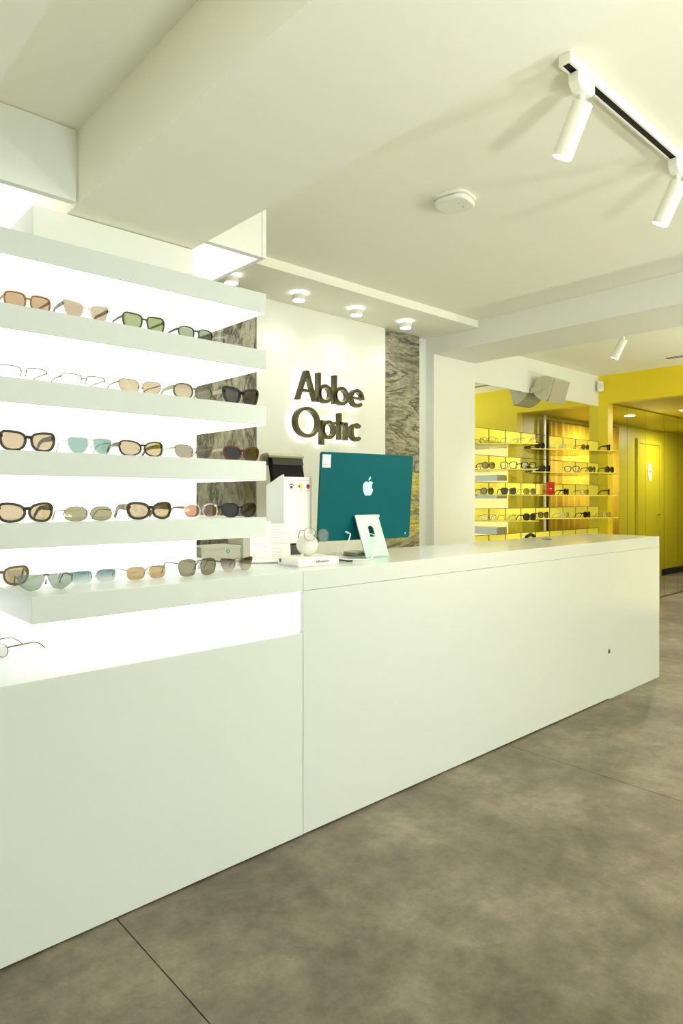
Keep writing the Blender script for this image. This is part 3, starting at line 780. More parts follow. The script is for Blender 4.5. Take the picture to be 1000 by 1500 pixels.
cable('plug_cable', 'short white cable bending from the plug under the computer', [(2.087, 2.243, 1.1135), (2.076, 2.215, 1.106), (2.066, 2.222, 1.07), (2.062, 2.26, 1.03), (2.06, 2.31, 1.006), (2.08, 2.37, 1.0045)], 0.0032, PLASTIC)
cable('black_cable', 'short black cable curling behind the white box with a loose end', [(1.80, 2.25, 1.0045), (1.88, 2.235, 1.0045), (1.925, 2.19, 1.0045), (1.93, 2.12, 1.0045), (1.925, 2.08, 1.0045), (1.945, 2.06, 1.0045)], 0.0035, BLACK)
ca = tag(bx('card_case', paint('grey_brown_leather', (0.30, 0.27, 0.20), 0.6), None, 2.115, 2.195, 2.205, 2.30, 1.0078, 1.018, bevel=0.002), 'small grey brown case on the computer stand foot', 'case')
bx('flap', paint('pale_leather', (0.55, 0.52, 0.42), 0.6), ca, 2.113, 2.197, 2.203, 2.302, 1.018, 1.024, bevel=0.002)

# flat white product box with script lettering, ball display and round glasses
pb = thing('product_box', 'flat white box with thin script lettering at the counter seam', 'box', (1.735, 2.105, 1.0), math.radians(-6))
bm = bmesh.new(); prism(bm, rrect(0.20, 0.034, 0.007, 4, 0, 0.019), 'y', -0.078, 0.078); obj('lid', bm, PLASTIC, pb, True, bevel=0.002)
bm = bmesh.new(); box(bm, -0.094, 0.094, -0.074, 0.074, 0.0, 0.004); obj('base', bm, PAPER, pb)
text_obj('lettering', 'Silhouette', 0.0165, INK, pb, (0.015, -0.0785, 0.019), shear=0.45)
bm = bmesh.new()
for k in range(4): box(bm, -0.1006, -0.0999, 0.050+k*0.004, 0.0525+k*0.004, 0.012, 0.026)
obj('edge_print', bm, INK, pb)
ball = thing('display_ball', 'small white porcelain ball with stub feet on the flat box', 'ornament', (1.738, 2.115, 1.0365))
bm = bmesh.new()
prof = [(0.0, 0.0), (0.018, 0.001)] + [(0.046*math.cos(a), 0.046+0.045*math.sin(a)) for a in [-PI/2*0.72 + (PI*0.86)*k/18 for k in range(18)]] + [(0, 0.091)]
lathe(bm, prof, 28); obj('sphere', bm, paint('porcelain', (0.72, 0.72, 0.66), 0.3, var=0.02, coat=0.5), ball, True)
bm = bmesh.new(); lathe(bm, [(0.006, 0.0), (0.007, 0.004), (0.004, 0.010), (0.0, 0.012)], 10, (-0.030, -0.004, 0.0)); obj('foot', bm, PLASTIC, ball, True)
g = eyewear('eyeglasses', 'round thin wire glasses perched on the white ball', 'glasses', (1.745, 2.062, 1.098), math.radians(-8), 0.118, 0.044, 'round', 'wire', M_BRN, L_CLEAR, rim=0.0012, th=0.0016, tl=0.06, gap=0.018)
g.rotation_euler = (math.radians(-6), math.radians(6), math.radians(-8))

# file box with icons on a dark base
bs = tag(bx('drawer_box', DARKG, None, 1.775, 1.945, 2.315, 2.462, 1.0, 1.072, bevel=0.003), 'dark olive grey box under the white file holder', 'box')
bx('lid_rim', BLACK, bs, 1.773, 1.947, 2.313, 2.464, 1.066, 1.071, bevel=0.001)
fb = thing('file_holder', 'white slanted file holder printed with three small round icons', 'file holder', (1.86, 2.395, 1.072))
bm = bmesh.new(); box(bm, -0.080, 0.080, -0.066, -0.062, 0, 0.298); obj('front', bm, PAPER, fb, bevel=0.0012)
for s in (-1, 1):
    bm = bmesh.new(); prism(bm, [(-0.062, 0), (0.062, 0), (0.062, 0.262), (-0.030, 0.300), (-0.062, 0.309)], 'x', s*0.080-(0.0 if s < 0 else 0.004), s*0.080+(0.004 if s < 0 else 0.0)); obj('side', bm, PAPER, fb)
bm = bmesh.new(); box(bm, -0.080, 0.080, 0.062, 0.066, 0, 0.262); obj('back', bm, PAPER, fb)
bm = bmesh.new(); box(bm, -0.076, 0.076, -0.062, 0.062, 0.0, 0.004); obj('bottom', bm, PAPER, fb)
def icon(name, shapes, m, x, z, label):
    bm = bmesh.new()
    for ax, az, rx, rz in shapes:
        prism(bm, [(x+ax+rx*math.cos(2*PI*k/14), z+az+rz*math.sin(2*PI*k/14)) for k in range(14)], 'y', -0.0668, -0.0661)
    o = obj(name, bm, m, fb); o['label'] = label
icon('paw_icon', ((0, -0.004, .0075, .0065), (-.009, .005, .003, .004), (-.003, .009, .003, .004), (.004, .009, .003, .004), (.010, .004, .003, .004)), INK, -0.038, 0.256, 'black paw print')
icon('leaf_icon', ((0.003, 0, .010, .011),), paint('icon_yellow', (0.75, 0.62, 0.05)), 0.012, 0.256, 'yellow round icon')
icon('leaf_core', ((-0.006, 0, .005, .007),), paint('icon_green', (0.02, 0.25, 0.05)), 0.012, 0.2561, 'green leaf')
icon('fruit_icon', ((0, 0, .010, .011),), paint('icon_red', (0.55, 0.03, 0.04)), 0.058, 0.256, 'red round icon')
icon('fruit_bite', ((0.004, .003, .005, .004),), PAPER, 0.058, 0.2561, 'pale highlight')
bm = bmesh.new()
for x, w in ((-0.052, 0.028), (-0.004, 0.034), (0.048, 0.020)): box(bm, x, x+w, -0.0667, -0.0661, 0.2365, 0.2378)
box(bm, -0.056, 0.064, -0.0667, -0.0661, 0.2835, 0.2846)
obj('small_print', bm, paint('grey_ink', (0.35, 0.36, 0.34)), fb)

# acrylic stand with two printed sheets
ds = thing('document_stand', 'clear stand holding two printed price sheets beside the file holder', 'stand', (1.660, 2.265, 1.0), math.radians(-30))
bm = bmesh.new(); box(bm, -0.085, 0.085, -0.03, 0.045, 0, 0.003); obj('foot', bm, CLEARA, ds)
bm = bmesh.new(); prism(bm, [(0.0, 0.003), (0.004, 0.003), (0.044, 0.17), (0.040, 0.17)], 'x', -0.085, 0.085); obj('back_plate', bm, CLEARA, ds)
def sheet(x0, x1, h, yo, seed):
    r = random.Random(seed)
    bm = bmesh.new(); prism(bm, [(yo, 0.004), (yo+0.0007, 0.004), (yo+0.0007+0.24*h, h), (yo+0.24*h, h)], 'x', x0, x1)
    s = obj('printed_sheet', bm, PAPER, ds)
    bm = bmesh.new(); z = h-0.012
    while z > 0.02:
        w = (x1-x0-0.014)*r.uniform(0.5, 1.0)
        y = yo+0.24*z-0.0009
        box(bm, x0+0.007, x0+0.007+w, y, y+0.0006, z, z+0.0011)
        z -= r.choice((0.006, 0.007, 0.012))
    obj('print_lines', bm, paint('grey_ink', (0.35, 0.36, 0.34)), s)
sheet(-0.085, 0.005, 0.175, -0.006, 3)
sheet(-0.002, 0.086, 0.165, -0.0035, 5)

# ------------------------------------------------------------------ behind the counter
cr = thing('back_credenza', 'low white credenza along the sign wall', 'cabinet', (2.9, 3.37, 0.0))
PB = Vector((2.9, 3.37, 0))
ubx('carcass', SHELF, cr, (1.62, 4.15, 3.20, 3.540, 0.03, 0.725), org=PB)
ubx('top', SHELF, cr, (1.60, 4.17, 3.18, 3.542, 0.725, 0.75), org=PB, bevel=0.001)
ubx('plinth', DARKG, cr, (1.66, 4.11, 3.23, 3.53, 0.0, 0.03), org=PB)
for k in range(4):
    d = ubx('door', SHELF, cr, (1.63+k*0.63, 1.63+k*0.63+0.62, 3.184, 3.20, 0.04, 0.72), org=PB)
TEALP = paint('teal_print', (0.0, 0.55, 0.55), 0.5)
ordn = ['lowest', 'second lowest', 'middle', 'second highest', 'topmost']
for k in range(5):
    t = thing('carton', 'flat white carton with teal ring mark, %s of the credenza stack' % ordn[k], 'box', (2.015, 3.31, 0.7505+k*0.05), math.radians((0, 1, -1.2, 0.6, -0.5)[k]), group='white cartons stacked behind the ledge')
    bm = bmesh.new(); box(bm, -0.128, 0.128, -0.09, 0.09, 0, 0.040); obj('body', bm, PAPER, t)
    bm = bmesh.new(); box(bm, -0.130, 0.130, -0.092, 0.092, 0.032, 0.0495); obj('lid', bm, PAPER, t, bevel=0.001)
    bm = bmesh.new(); arc_ring(bm, 0.045, 0.018, 0.011, 0.011, 0.005, 0, 360, -0.0915, -0.0902, 16); obj('ring_mark', bm, TEALP, t)
t = thing('upright_carton', 'plain white upright carton beside the stacked cartons', 'box', (2.27, 3.31, 0.7505))
bm = bmesh.new(); box(bm, -0.10, 0.10, -0.08, 0.08, 0, 0.25); obj('body', bm, PAPER, t, bevel=0.001)
bm = bmesh.new(); box(bm, -0.102, 0.102, -0.082, 0.082, 0.25, 0.29); obj('lid', bm, PAPER, t, bevel=0.001)
# black terminal with a pale hood
pt = thing('payment_terminal', 'black screen terminal with pale curved hood behind the file holder', 'terminal', (2.53, 3.33, 0.7505), math.radians(-4))
bm = bmesh.new(); box(bm, -0.10, 0.10, -0.10, 0.10, 0, 0.018); obj('base', bm, BLACK, pt, bevel=0.004)
bm = bmesh.new(); tube(bm, [(0, 0.04, 0.018), (0, 0.05, 0.55)], 0.022, 12); obj('post', bm, BLACK, pt, True)
bm = bmesh.new(); prism(bm, [(-0.105, 0.50), (-0.06, 0.495), (0.0, 0.775), (-0.02, 0.785), (-0.045, 0.77)], 'x', -0.110, 0.125); obj('screen', bm, BLACK, pt, bevel=0.006)
bm = bmesh.new(); prism(bm, [(-0.048, 0.772), (-0.060, 0.786), (-0.03, 0.806), (0.04, 0.800), (0.06, 0.78), (0.06, 0.73), (0.045, 0.73), (0.045, 0.77), (0.02, 0.786), (-0.03, 0.790)], 'x', -0.130, 0.130); obj('hood', bm, BEIGE, pt, bevel=0.004)
bm = bmesh.new(); prism(bm, [(-0.046, 0.735), (-0.066, 0.730), (-0.052, 0.775), (-0.040, 0.775)], 'x', -0.105, 0.120); obj('bezel', bm, DARKG, pt)
# stool whose back shows over the counter
sc_ = thing('counter_stool', 'black stool with an arched back behind the counter', 'stool', (4.33, 2.86, 0.0), math.radians(15))
bm = bmesh.new(); lathe(bm, [(0.17, 0.62), (0.19, 0.635), (0.19, 0.655), (0.15, 0.67), (0, 0.672)], 24); obj('seat', bm, BLACK, sc_, True)
for a in (45, 135, 225, 315):
    c, s = math.cos(math.radians(a)), math.sin(math.radians(a))
    bm = bmesh.new(); tube(bm, [(0.12*c, 0.12*s, 0.63), (0.20*c, 0.20*s, 0.0)], 0.012, 8); obj('leg', bm, BLACK, sc_, True)
bm = bmesh.new(); tube(bm, [(0.155*math.cos(2*PI*k/24), 0.155*math.sin(2*PI*k/24), 0.28) for k in range(25)], 0.008, 6); obj('foot_ring', bm, STEEL, sc_, True)
bm = bmesh.new(); tube(bm, [(-0.11, -0.14, 0.66), (-0.12, -0.17, 0.95), (-0.09, -0.175, 0.985), (0, -0.178, 1.0), (0.09, -0.175, 0.985), (0.12, -0.17, 0.95), (0.11, -0.14, 0.66)], 0.013, 8); obj('backrest', bm, BLACK, sc_, True)

# ------------------------------------------------------------------ mirrored display wall
mw = struct('trim_6', MIRROR, 'tall frameless mirror behind the glass eyewear shelves', 'mirror', (4.790, UY-0.002, VM, VM+0.02, 0.0, 2.307))
rows = (1.904, 1.657, 1.412, 1.170, 0.928)
skip = {(0, 4), (1, 3), (1, 4), (1, 5)}
pl_me = None
for r, zt in enumerate(rows):
    root = thing('backing_plates', 'row of pale yellow plates on the mirror, %s' % ('highest row', 'second row down', 'middle row with the red card', 'row above the counter top', 'lowest row at counter level')[r], 'plate row', (5.99, VM, zt-0.11), group='yellow plate rows')
    for c in range(9):
        if (r, c) in skip: continue
        if pl_me is None:
            bm = bmesh.new(); box(bm, -0.125, 0.125, -0.006, -0.0005, 0, 0.106)
            o = obj('plate', bm, YPLATE, root); pl_me = o.data
        else:
            o = bpy.data.objects.new('plate', pl_me); COL.objects.link(o); o.parent = root
        o.location = (4.802+0.1325+c*0.265-5.99, 0, 0.004)
        bx('spacer', DARKG, root, 4.802+(c+1)*0.265-5.99-0.007, 4.802+(c+1)*0.265-5.99+0.006, -0.004, -0.0006, 0.002, 0.110)
    # dark carrier rail
    bx('rail', DARKG, root, -1.19, 1.19, -0.0045, -0.0005, 0.1105, 0.1150)
SEG = {'L': ((4.815, 3.49), (5.20, 3.12), 5.36), 'R': ((5.71, 3.50), (6.66, 3.08), 7.08)}
SZ = (1.757, 1.529, 1.300, 1.070)
rown = ('top', 'second', 'third', 'lowest')
for seg, (a, b, ub) in SEG.items():
    for r, z in enumerate(SZ):
        bm = bmesh.new()
        prism(bm, [a, b, (ub, 3.36), (ub, VM-0.007), (a[0], VM-0.007)], 'z', z-0.008, z)
        o = obj('glass_shelf', bm, ACRYLIC)
        tag(o, 'angled yellow glass shelf on the mirror, %s level %s' % (rown[r], 'beside the white column' if seg == 'L' else 'beside the yellow wall'), 'shelf', 'angled glass shelves on the mirror')
        m = bmesh.new()
        tube(m, [(a[0], a[1], z-0.004), (b[0], b[1], z-0.004), (ub, 3.36, z-0.004)], 0.0048, 6)
        obj('edge', m, paint('yellow_edge', (0.85, 0.72, 0.12), 0.3), o)
bm = bmesh.new(); box(bm, -0.075, 0.075, 0, 0.004, 0, 0.13)
rc = thing('red_card', 'red printed card standing on the third glass shelf', 'card', (6.02, 3.47, 1.3005))
o = obj('card', bm, paint('red_card', (0.42, 0.01, 0.012), 0.4), rc)
bm = bmesh.new(); box(bm, -0.02, 0.02, -0.0006, -0.0001, 0.06, 0.066); obj('print', bm, PAPER, rc)
bm = bmesh.new(); box(bm, -0.03, 0.03, 0.004, 0.05, 0, 0.003); obj('foot', bm, PAPER, rc)
def onshelf(seg, t, inset):
    a, b, ub = SEG[seg]
    x = a[0]+(b[0]-a[0])*t; y = a[1]+(b[1]-a[1])*t
    return x+inset*0.25, y+inset
ang = {'L': -38.0, 'R': -22.0}
small = [
 ('L', 0, .20, 'wire', 'F_BLACK', 'oval', 'L_CLEAR', 'black slim glasses on the top glass shelf by the column', -60),
 ('L', 0, .62, 'wire', 'M_SILV', 'round', 'L_CLEAR', 'silver round glasses on the top glass shelf by the column', 0),
 ('L', 0, .92, 'wire', 'M_GOLD', 'soft', 'L_CLEAR', 'pale gold glasses on the top glass shelf by the column', 0),
 ('L', 1, .22, 'full', 'F_KHAKI', 'round', 'L_OLIVE', 'olive round sunglasses on the second glass shelf by the column', 0),
 ('L', 1, .55, 'full', 'F_BLACK', 'soft', 'L_CLEAR', 'black framed glasses on the second glass shelf by the column', -40),
 ('L', 1, .88, 'full', 'F_BLACK', 'round', 'L_CLEAR', 'round black glasses at the tip of the second glass shelf by the column', -10),
 ('L', 2, .20, 'full', 'F_GREEN', 'round', 'L_OLIVE', 'green round sunglasses on the third glass shelf by the column', 0),
 ('L', 2, .55, 'full', 'F_BROWN', 'square', 'L_DARK', 'large dark brown sunglasses on the third glass shelf by the column', -15),
 ('L', 2, .90, 'wire', 'M_GUN', 'oval', 'L_OLIVE', 'small gunmetal glasses at the tip of the third glass shelf by the column', 0),
 ('L', 3, .22, 'wire', 'M_GUN', 'round', 'L_CLEAR', 'dark wire round glasses on the lowest glass shelf by the column', -20),
 ('L', 3, .58, 'wire', 'M_GOLD', 'soft', 'L_CLEAR', 'faint gold glasses on the lowest glass shelf by the column', 0),
 ('L', 3, .90, 'full', 'F_BLACK', 'oval', 'L_DARK', 'black oval sunglasses at the tip of the lowest glass shelf by the column', 0),
 ('R', 0, .12, 'full', 'F_BLACK', 'round', 'L_DARK', 'black round sunglasses at the narrow start of the top glass shelf', 0),
 ('R', 0, .35, 'wire', 'M_SILV', 'soft', 'L_CLEAR', 'silver glasses on the top glass shelf before the curtain reflection', -10),
 ('R', 0, .64, 'wire', 'F_BROWN', 'round', 'L_OLIVE', 'brown round sunglasses in the middle of the top glass shelf by the yellow wall', 5),
 ('R', 0, .92, 'full', 'F_BLACK', 'butter', 'L_DARK', 'chunky black sunglasses at the tip of the top glass shelf by the yellow wall', 45),
 ('R', 1, .18, 'full', 'F_BLACK', 'soft', 'L_DARK', 'black square sunglasses at the narrow start of the second glass shelf', 0),
 ('R', 1, .48, 'full', 'F_BLACK', 'square', 'L_CLEAR', 'black cat eye glasses in the middle of the second glass shelf by the yellow wall', -50),
 ('R', 1, .72, 'full', 'F_KHAKI', 'round', 'L_GREEN', 'green lens khaki sunglasses on the second glass shelf by the yellow wall', 10),
 ('R', 1, .93, 'full', 'F_BROWN', 'oval', 'L_DARK', 'dark oval sunglasses at the tip of the second glass shelf by the yellow wall', 0),
 ('R', 2, .42, 'full', 'F_BLACK', 'oval', 'L_DARK', 'black oval sunglasses in the middle of the third glass shelf by the yellow wall', 20),
 ('R', 2, .63, 'wire', 'M_GOLD', 'soft', 'L_CLEAR', 'pale gold wire glasses on the third glass shelf by the yellow wall', 0),
 ('R', 2, .92, 'full', 'F_BLACK', 'square', 'L_DARK', 'chunky black sunglasses at the tip of the third glass shelf by the yellow wall', 40),
 ('R', 3, .16, 'full', 'F_BROWN', 'butter', 'L_OLIVE', 'brown sunglasses at the narrow start of the lowest glass shelf', 0),
 ('R', 3, .40, 'wire', 'M_SILV', 'soft', 'L_CLEAR', 'silver glasses on the lowest glass shelf by the yellow wall', 0),
 ('R', 3, .66, 'full', 'F_BLACK', 'round', 'L_DARK', 'round black sunglasses on the lowest glass shelf by the yellow wall', 10),
 ('R', 3, .90, 'wire', 'M_GOLD', 'round', 'L_CLEAR', 'gold round glasses at the tip of the lowest glass shelf by the yellow wall', 0),
]
for seg, r, t_, style, fm, shp, lm, lab, ro in small:
    x, y = onshelf(seg, t_, 0.025)
    sun = 'sunglasses' in lab
    eyewear('sunglasses' if sun else 'eyeglasses', lab, 'sunglasses' if sun else 'glasses', (x, y, SZ[r]+0.001), math.radians(ang[seg]*0.4+ro), 0.138, 0.044, shp, style,
            globals()[fm], globals()[lm], rim=0.004 if style == 'full' else 0.0016, th=0.005 if style == 'full' else 0.0025, it=1, tl=0.10, group='eyewear on the glass shelves')

# lit yellow shelf unit on the end wall, seen in the mirror
ysu = thing('yellow_shelves', 'lit shelf unit on the yellow wall beside the doorway', 'shelf unit', (UY-0.1, 1.4, 0.0))
PY = Vector((UY-0.1, 1.4, 0))
ubx('light_panel', light_mat('warm_panel', (1.0, 0.82, 0.30), 1.2), ysu, (UY-0.03, UY-0.002, 0.5, 2.36, 0.1, 1.94), org=PY)
for zb, zt in ((1.90, 1.95), (1.485, 1.555), (1.26, 1.33), (0.81, 0.90), (0.04, 0.12)):
    ubx('shelf', SHELF, ysu, (UY-0.24, UY-0.03, 0.5, 2.36, zb, zt), org=PY)
ubx('side_board', SHELF, ysu, (UY-0.24, UY-0.002, 0.48, 0.5, 0.0, 1.95), org=PY)

# ------------------------------------------------------------------ corridor
cm = struct('trim_7', DIMYELLOW, 'mirrored panel wall along the left of the corridor', 'mirror wall', (UY+0.12, 12.5, 3.462, 3.47, 0.0, 2.345))
for a, b in ((UY+0.122, 7.69), (7.69, 8.19), (8.19, 8.75), (8.75, 9.21), (9.21, 9.71), (9.71, 10.21), (10.21, 10.71), (10.71, 11.21), (11.21, 12.49)):
    bx('mirror_pane', MIRROR, cm, a+0.003, b-0.003, 3.445, 3.460, 0.012, 2.33)
cur = thing('curtain', 'golden pleated curtain hanging along the corridor', 'curtain', (8.6, 2.56, 0.0))
bm = bmesh.new(); n = 150; A = []; B = []
for k in range(n+1):
    x = -0.80+1.57*k/n
    y = 0.026*math.sin(k*0.42)+0.014*math.sin(k*0.17+1)
    A.append(bm.verts.new((x, y, 0.015))); B.append(bm.verts.new((x, y*0.8, 2.27)))
for k in range(n): bm.faces.new((A[k], A[k+1], B[k+1], B[k]))
cf = obj('fabric', bm, CURTAIN, cur, True)
so = cf.modifiers.new('solid', 'SOLIDIFY'); so.thickness = 0.003
bm = bmesh.new(); tube(bm, [(-0.82, 0, 2.285), (0.80, 0, 2.285)], 0.010, 8); obj('rail', bm, STEEL, cur, True)
bm = bmesh.new(); box(bm, -0.02, 0.02, -0.012, 0.012, 0, 2.344)
pz = obj('edge_post', bm, paint('pale_metal', (0.75, 0.75, 0.68), 0.4)); pz.location = (7.72, 2.56, 0); tag(pz, 'slim bright steel post at the edge of the corridor curtain', 'post')
bm = bmesh.new(); box(bm, -0.026, 0.026, -0.02, 0.02, 0, 0.012); obj('foot_plate', bm, STEEL, pz)
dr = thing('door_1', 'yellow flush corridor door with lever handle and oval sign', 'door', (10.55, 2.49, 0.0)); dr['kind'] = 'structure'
bx('leaf', DIMYELLOW, dr, -0.36, 0.36, 0.001, 0.03, 0.005, 2.10, bevel=0.002)
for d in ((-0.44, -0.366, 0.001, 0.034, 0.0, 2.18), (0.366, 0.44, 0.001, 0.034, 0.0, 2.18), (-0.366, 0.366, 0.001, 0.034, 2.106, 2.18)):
    bx('frame', DIMYELLOW, dr, *d)
bm = bmesh.new(); tube(bm, [(0.30, 0.03, 1.0), (0.30, 0.075, 1.0), (0.20, 0.078, 1.0)], 0.010, 8); obj('lever_handle', bm, STEEL, dr, True)
bm = bmesh.new(); prism(bm, [(0.0+0.07*math.cos(2*PI*k/28), 1.68+0.15*math.sin(2*PI*k/28)) for k in range(28)], 'y', 0.031, 0.036)
ovl = obj('oval_sign', bm, PLASTIC, dr); ovl['label'] = 'white oval sign'
bm = bmesh.new(); lathe(bm, [(0.016, 0.0), (0.016, 0.05)], 10, (0, 0.037, 1.66))
prism(bm, [(0.018*math.cos(2*PI*k/12), 1.745+0.018*math.sin(2*PI*k/12)) for k in range(12)], 'y', 0.0362, 0.038)
obj('pictogram', bm, paint('grey_ink', (0.35, 0.36, 0.34)), ovl)
for u, v in ((8.49, 3.12), (10.6, 3.12)):
    t = thing('recessed_spot', 'small recessed ceiling spot in the corridor %s' % ('near the doorway' if u < 9 else 'before the corridor door'), 'lamp', (u, v, 2.345), group='corridor ceiling spots')
    bm = bmesh.new(); lathe(bm, [(0.045, -0.006), (0.05, 0.0)], 20); obj('trim', bm, PLASTIC, t, True)
    bm = bmesh.new(); lathe(bm, [(0.034, -0.008), (0.034, -0.0065)], 20); obj('lens', bm, SPOTL, t)
    l = bpy.data.lights.new('corridor_spot', 'AREA'); l.shape = 'DISK'; l.size = 0.12; l.energy = 26; l.color = (1, 0.96, 0.82)
    lo = bpy.data.objects.new('corridor_spot', l); lo.location = (u, v, 2.330); COL.objects.link(lo)

# ------------------------------------------------------------------ things on ceiling and bulkhead
sp = thing('wall_speaker', 'beige angled loudspeaker on a bracket on the white bulkhead', 'speaker', (5.92, VM, 2.325))
prof = chaikin([(-0.035, 0.02), (-0.06, 0.10), (-0.13, 0.14), (-0.22, 0.12), (-0.255, 0.10), (-0.185, -0.12), (-0.12, -0.10), (-0.05, -0.05)], 1)
bm = bmesh.new(); prism(bm, prof, 'x', -0.15, 0.15); obj('cabinet', bm, BEIGE, sp, True)
bm = bmesh.new(); prism(bm, [(-0.252, 0.094), (-0.260, 0.092), (-0.192, -0.118), (-0.184, -0.112)], 'x', -0.14, 0.155); obj('grille', bm, GRILLE, sp)
for s in (-1, 1):
    bm = bmesh.new(); prism(bm, [(-0.001, -0.02), (-0.001, 0.03), (-0.13, 0.04), (-0.14, 0.015), (-0.13, -0.005)], 'x', s*0.157-0.003, s*0.157+0.003); br = obj('bracket_arm', bm, BEIGE, sp)
    bm = bmesh.new(); tube(bm, [(s*0.150, -0.12, 0.018), (s*0.172, -0.12, 0.018)], 0.016, 12); obj('knob', bm, BEIGE, br, True)
bm = bmesh.new(); box(bm, -0.16, 0.16, -0.008, -0.001, -0.02, 0.03); obj('bracket_plate', bm, BEIGE, sp)
pir = thing('motion_sensor', 'small white motion sensor in the corner above the mirror', 'sensor', (UY-0.055, VM-0.045, 2.52), math.radians(-45))
bm = bmesh.new(); prism(bm, rrect(0.06, 0.115, 0.012, 4, 0, 0), 'y', -0.035, 0.02); obj('housing', bm, PLASTIC, pir, True, bevel=0.004)
bm = bmesh.new(); prism(bm, rrect(0.04, 0.05, 0.006, 4, 0, 0.005), 'y', -0.038, -0.0352); obj('lens', bm, paint('sensor_lens', (0.62, 0.66, 0.62), 0.3), pir)
ap = thing('access_point', 'flat white rounded ceiling unit beside the track lights', 'ceiling unit', (0, 0, 0))
ap.location = (2.42, 1.88, ZC); ap.rotation_euler = (0, 0, math.radians(12))
bm = bmesh.new(); prism(bm, rrect(0.17, 0.17, 0.05, 5), 'z', -0.012, 0.0); obj('back_plate', bm, PLASTIC, ap, True)
bm = bmesh.new(); prism(bm, rrect(0.165, 0.165, 0.05, 5), 'z', -0.036, -0.012); obj('cover', bm, PLASTIC, ap, True, bevel=0.010)
bm = bmesh.new()
for x in (-0.02, 0.025): lathe(bm, [(0.003, -0.0368), (0.003, -0.036)], 8, (x, -0.03, 0))
obj('indicator', bm, INK, ap)
vt = thing('ceiling_vent', 'narrow double slot air vent in the ceiling before the yellow wall', 'vent', (6.74, 2.15, ZC))
bm = bmesh.new(); box(bm, -0.045, 0.045, -0.60, 0.50, -0.004, 0.0); obj('frame', bm, PLASTIC, vt)
for x in (-0.022, 0.022):
    bm = bmesh.new(); box(bm, x-0.011, x+0.011, -0.58, 0.48, -0.0055, -0.0042); obj('slot', bm, DARKG, vt)

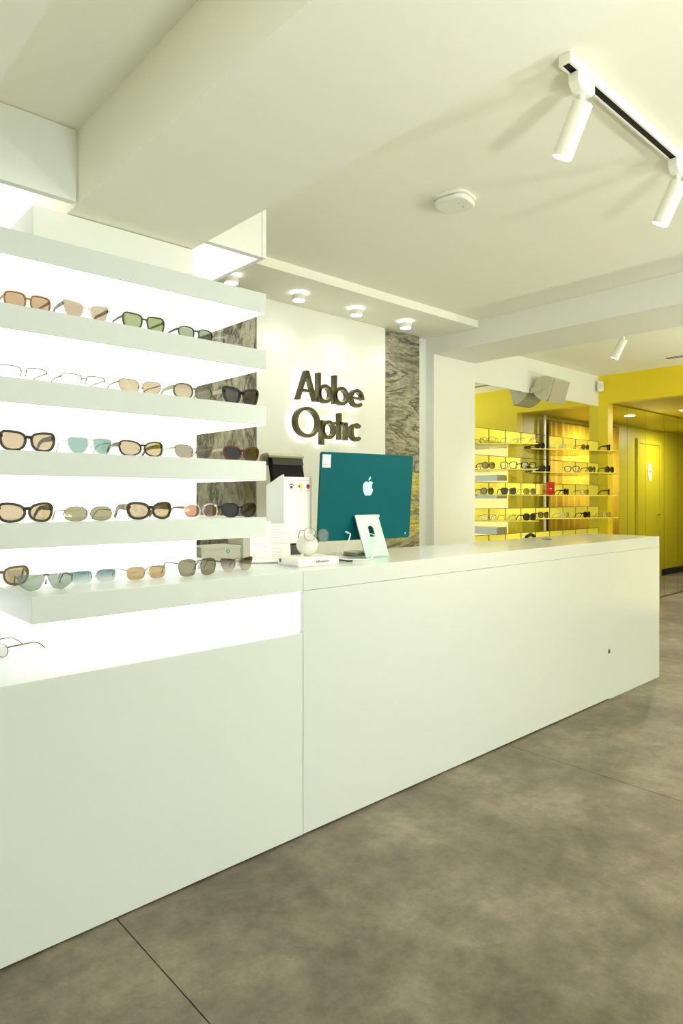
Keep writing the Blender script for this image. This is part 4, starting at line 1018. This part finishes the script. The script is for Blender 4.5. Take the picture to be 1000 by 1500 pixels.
tr = thing('track_rail', 'white lighting track with a black slot on the ceiling', 'lighting track', (1.88, 1.035, ZC))
for d in ((0, 1.9, -0.018, -0.012, -0.034, -0.001), (0, 1.9, 0.012, 0.018, -0.034, -0.001), (0, 1.9, -0.012, 0.012, -0.012, -0.001)):
    bx('profile', PLASTIC, tr, *d)
bx('slot', BLACK, tr, 0.006, 1.9, -0.0118, 0.0118, -0.030, -0.0122)
bx('end_cap', PLASTIC, tr, -0.004, 0.0, -0.019, 0.019, -0.035, -0.001)
def track_spot(u, v, z, lab, power, yaw, til, on=True):
    t = thing('track_spotlight', lab, 'spotlight', (u, v, z), 0, 'white track spotlights')
    bm = bmesh.new(); prism(bm, [(-0.055, 0.0), (0.055, 0.0), (0.055, -0.03), (0.035, -0.05), (-0.035, -0.05), (-0.055, -0.03)], 'y', -0.017, 0.017); obj('adapter', bm, PLASTIC, t, bevel=0.002)
    bm = bmesh.new(); tube(bm, [(0, 0, -0.05), (0, 0, -0.085)], 0.011, 10); obj('stem', bm, PLASTIC, t, True)
    h = bpy.data.objects.new('head', None)
    R = Matrix.Rotation(yaw, 4, 'Z') @ Matrix.Rotation(til, 4, 'X')
    M = Matrix.Translation((0, 0, -0.085)) @ R
    def add(name, prof, m, par):
        bm = bmesh.new(); lathe(bm, prof, 24)
        if par is t:
            for v_ in bm.verts: v_.co = M @ v_.co
        else:
            for v_ in bm.verts: v_.co = M @ v_.co
        return obj(name, bm, m, par, True)
    bpy.data.objects.remove(h)
    hd = add('head', [(0.030, -0.155), (0.033, -0.155), (0.033, 0.005), (0.030, 0.008), (0.0, 0.008)], PLASTIC, t)
    if on: add('lens', [(0.0285, -0.1575), (0.0285, -0.1555)], light_mat('spot_glow', (1, 1, 0.93), 25), hd)
    if power:
        l = bpy.data.lights.new('track_light', 'SPOT'); l.energy = power; l.spot_size = 1.5; l.spot_blend = 0.7; l.shadow_soft_size = 0.03; l.color = (1, 0.96, 0.84)
        lo = bpy.data.objects.new('track_light', l); COL.objects.link(lo)
        lo.matrix_world = Matrix.Translation((u, v, z)) @ M @ Matrix.Translation((0, 0, -0.165))
    return t
# heads lean towards the counter wall
track_spot(1.985, 1.035, ZC-0.034, 'white track spotlight nearest the end cap of the track', 45, 0.0, math.radians(26))
track_spot(2.765, 1.035, ZC-0.034, 'white track spotlight further along the track from the end cap', 45, 0.0, math.radians(26))
track_spot(5.33, 2.42, ZC, 'white spotlight beyond the ceiling beam', 30, 0.0, math.radians(28))
track_spot(6.05, 1.20, ZC, 'white spotlight facing the display mirror', 50, math.radians(10), math.radians(40))

# ------------------------------------------------------------------ uplights added out of view to brighten the ceiling
for k, (u, v, pw) in enumerate(((1.0, -0.85, 42), (2.6, -2.5, 85), (4.5, -2.2, 85), (6.4, 0.2, 42), (6.3, -2.6, 50))):
    w = ('near the entrance', 'in the middle of the shop', 'facing the counter end', 'nearest the yellow shelves', 'by the shop window')[k]
    t = thing('added_uplight', 'slim white added uplight ' + w, 'added lamp', (u, v, 0.0), group='added uplights out of view')
    bm = bmesh.new(); lathe(bm, [(0.13, 0.0), (0.13, 0.012), (0.02, 0.02)], 24); obj('base', bm, PLASTIC, t, True)
    bm = bmesh.new(); lathe(bm, [(0.012, 0.018), (0.012, 1.05)], 12); obj('pole', bm, PLASTIC, t, True)
    bm = bmesh.new(); lathe(bm, [(0.02, 1.05), (0.09, 1.08), (0.15, 1.15), (0.146, 1.15), (0.086, 1.086), (0.0, 1.062)], 28); obj('bowl', bm, PLASTIC, t, True)
    bm = bmesh.new(); lathe(bm, [(0.06, 1.105), (0.06, 1.115)], 20); obj('lamp_disc', bm, SPOTL, t)
    l = bpy.data.lights.new('uplight', 'AREA'); l.shape = 'DISK'; l.size = 0.28; l.energy = pw; l.color = (0.96, 1.0, 0.93)
    lo = bpy.data.objects.new('uplight', l); lo.location = (u, v, 1.155); lo.rotation_euler = (PI, 0, 0); COL.objects.link(lo)
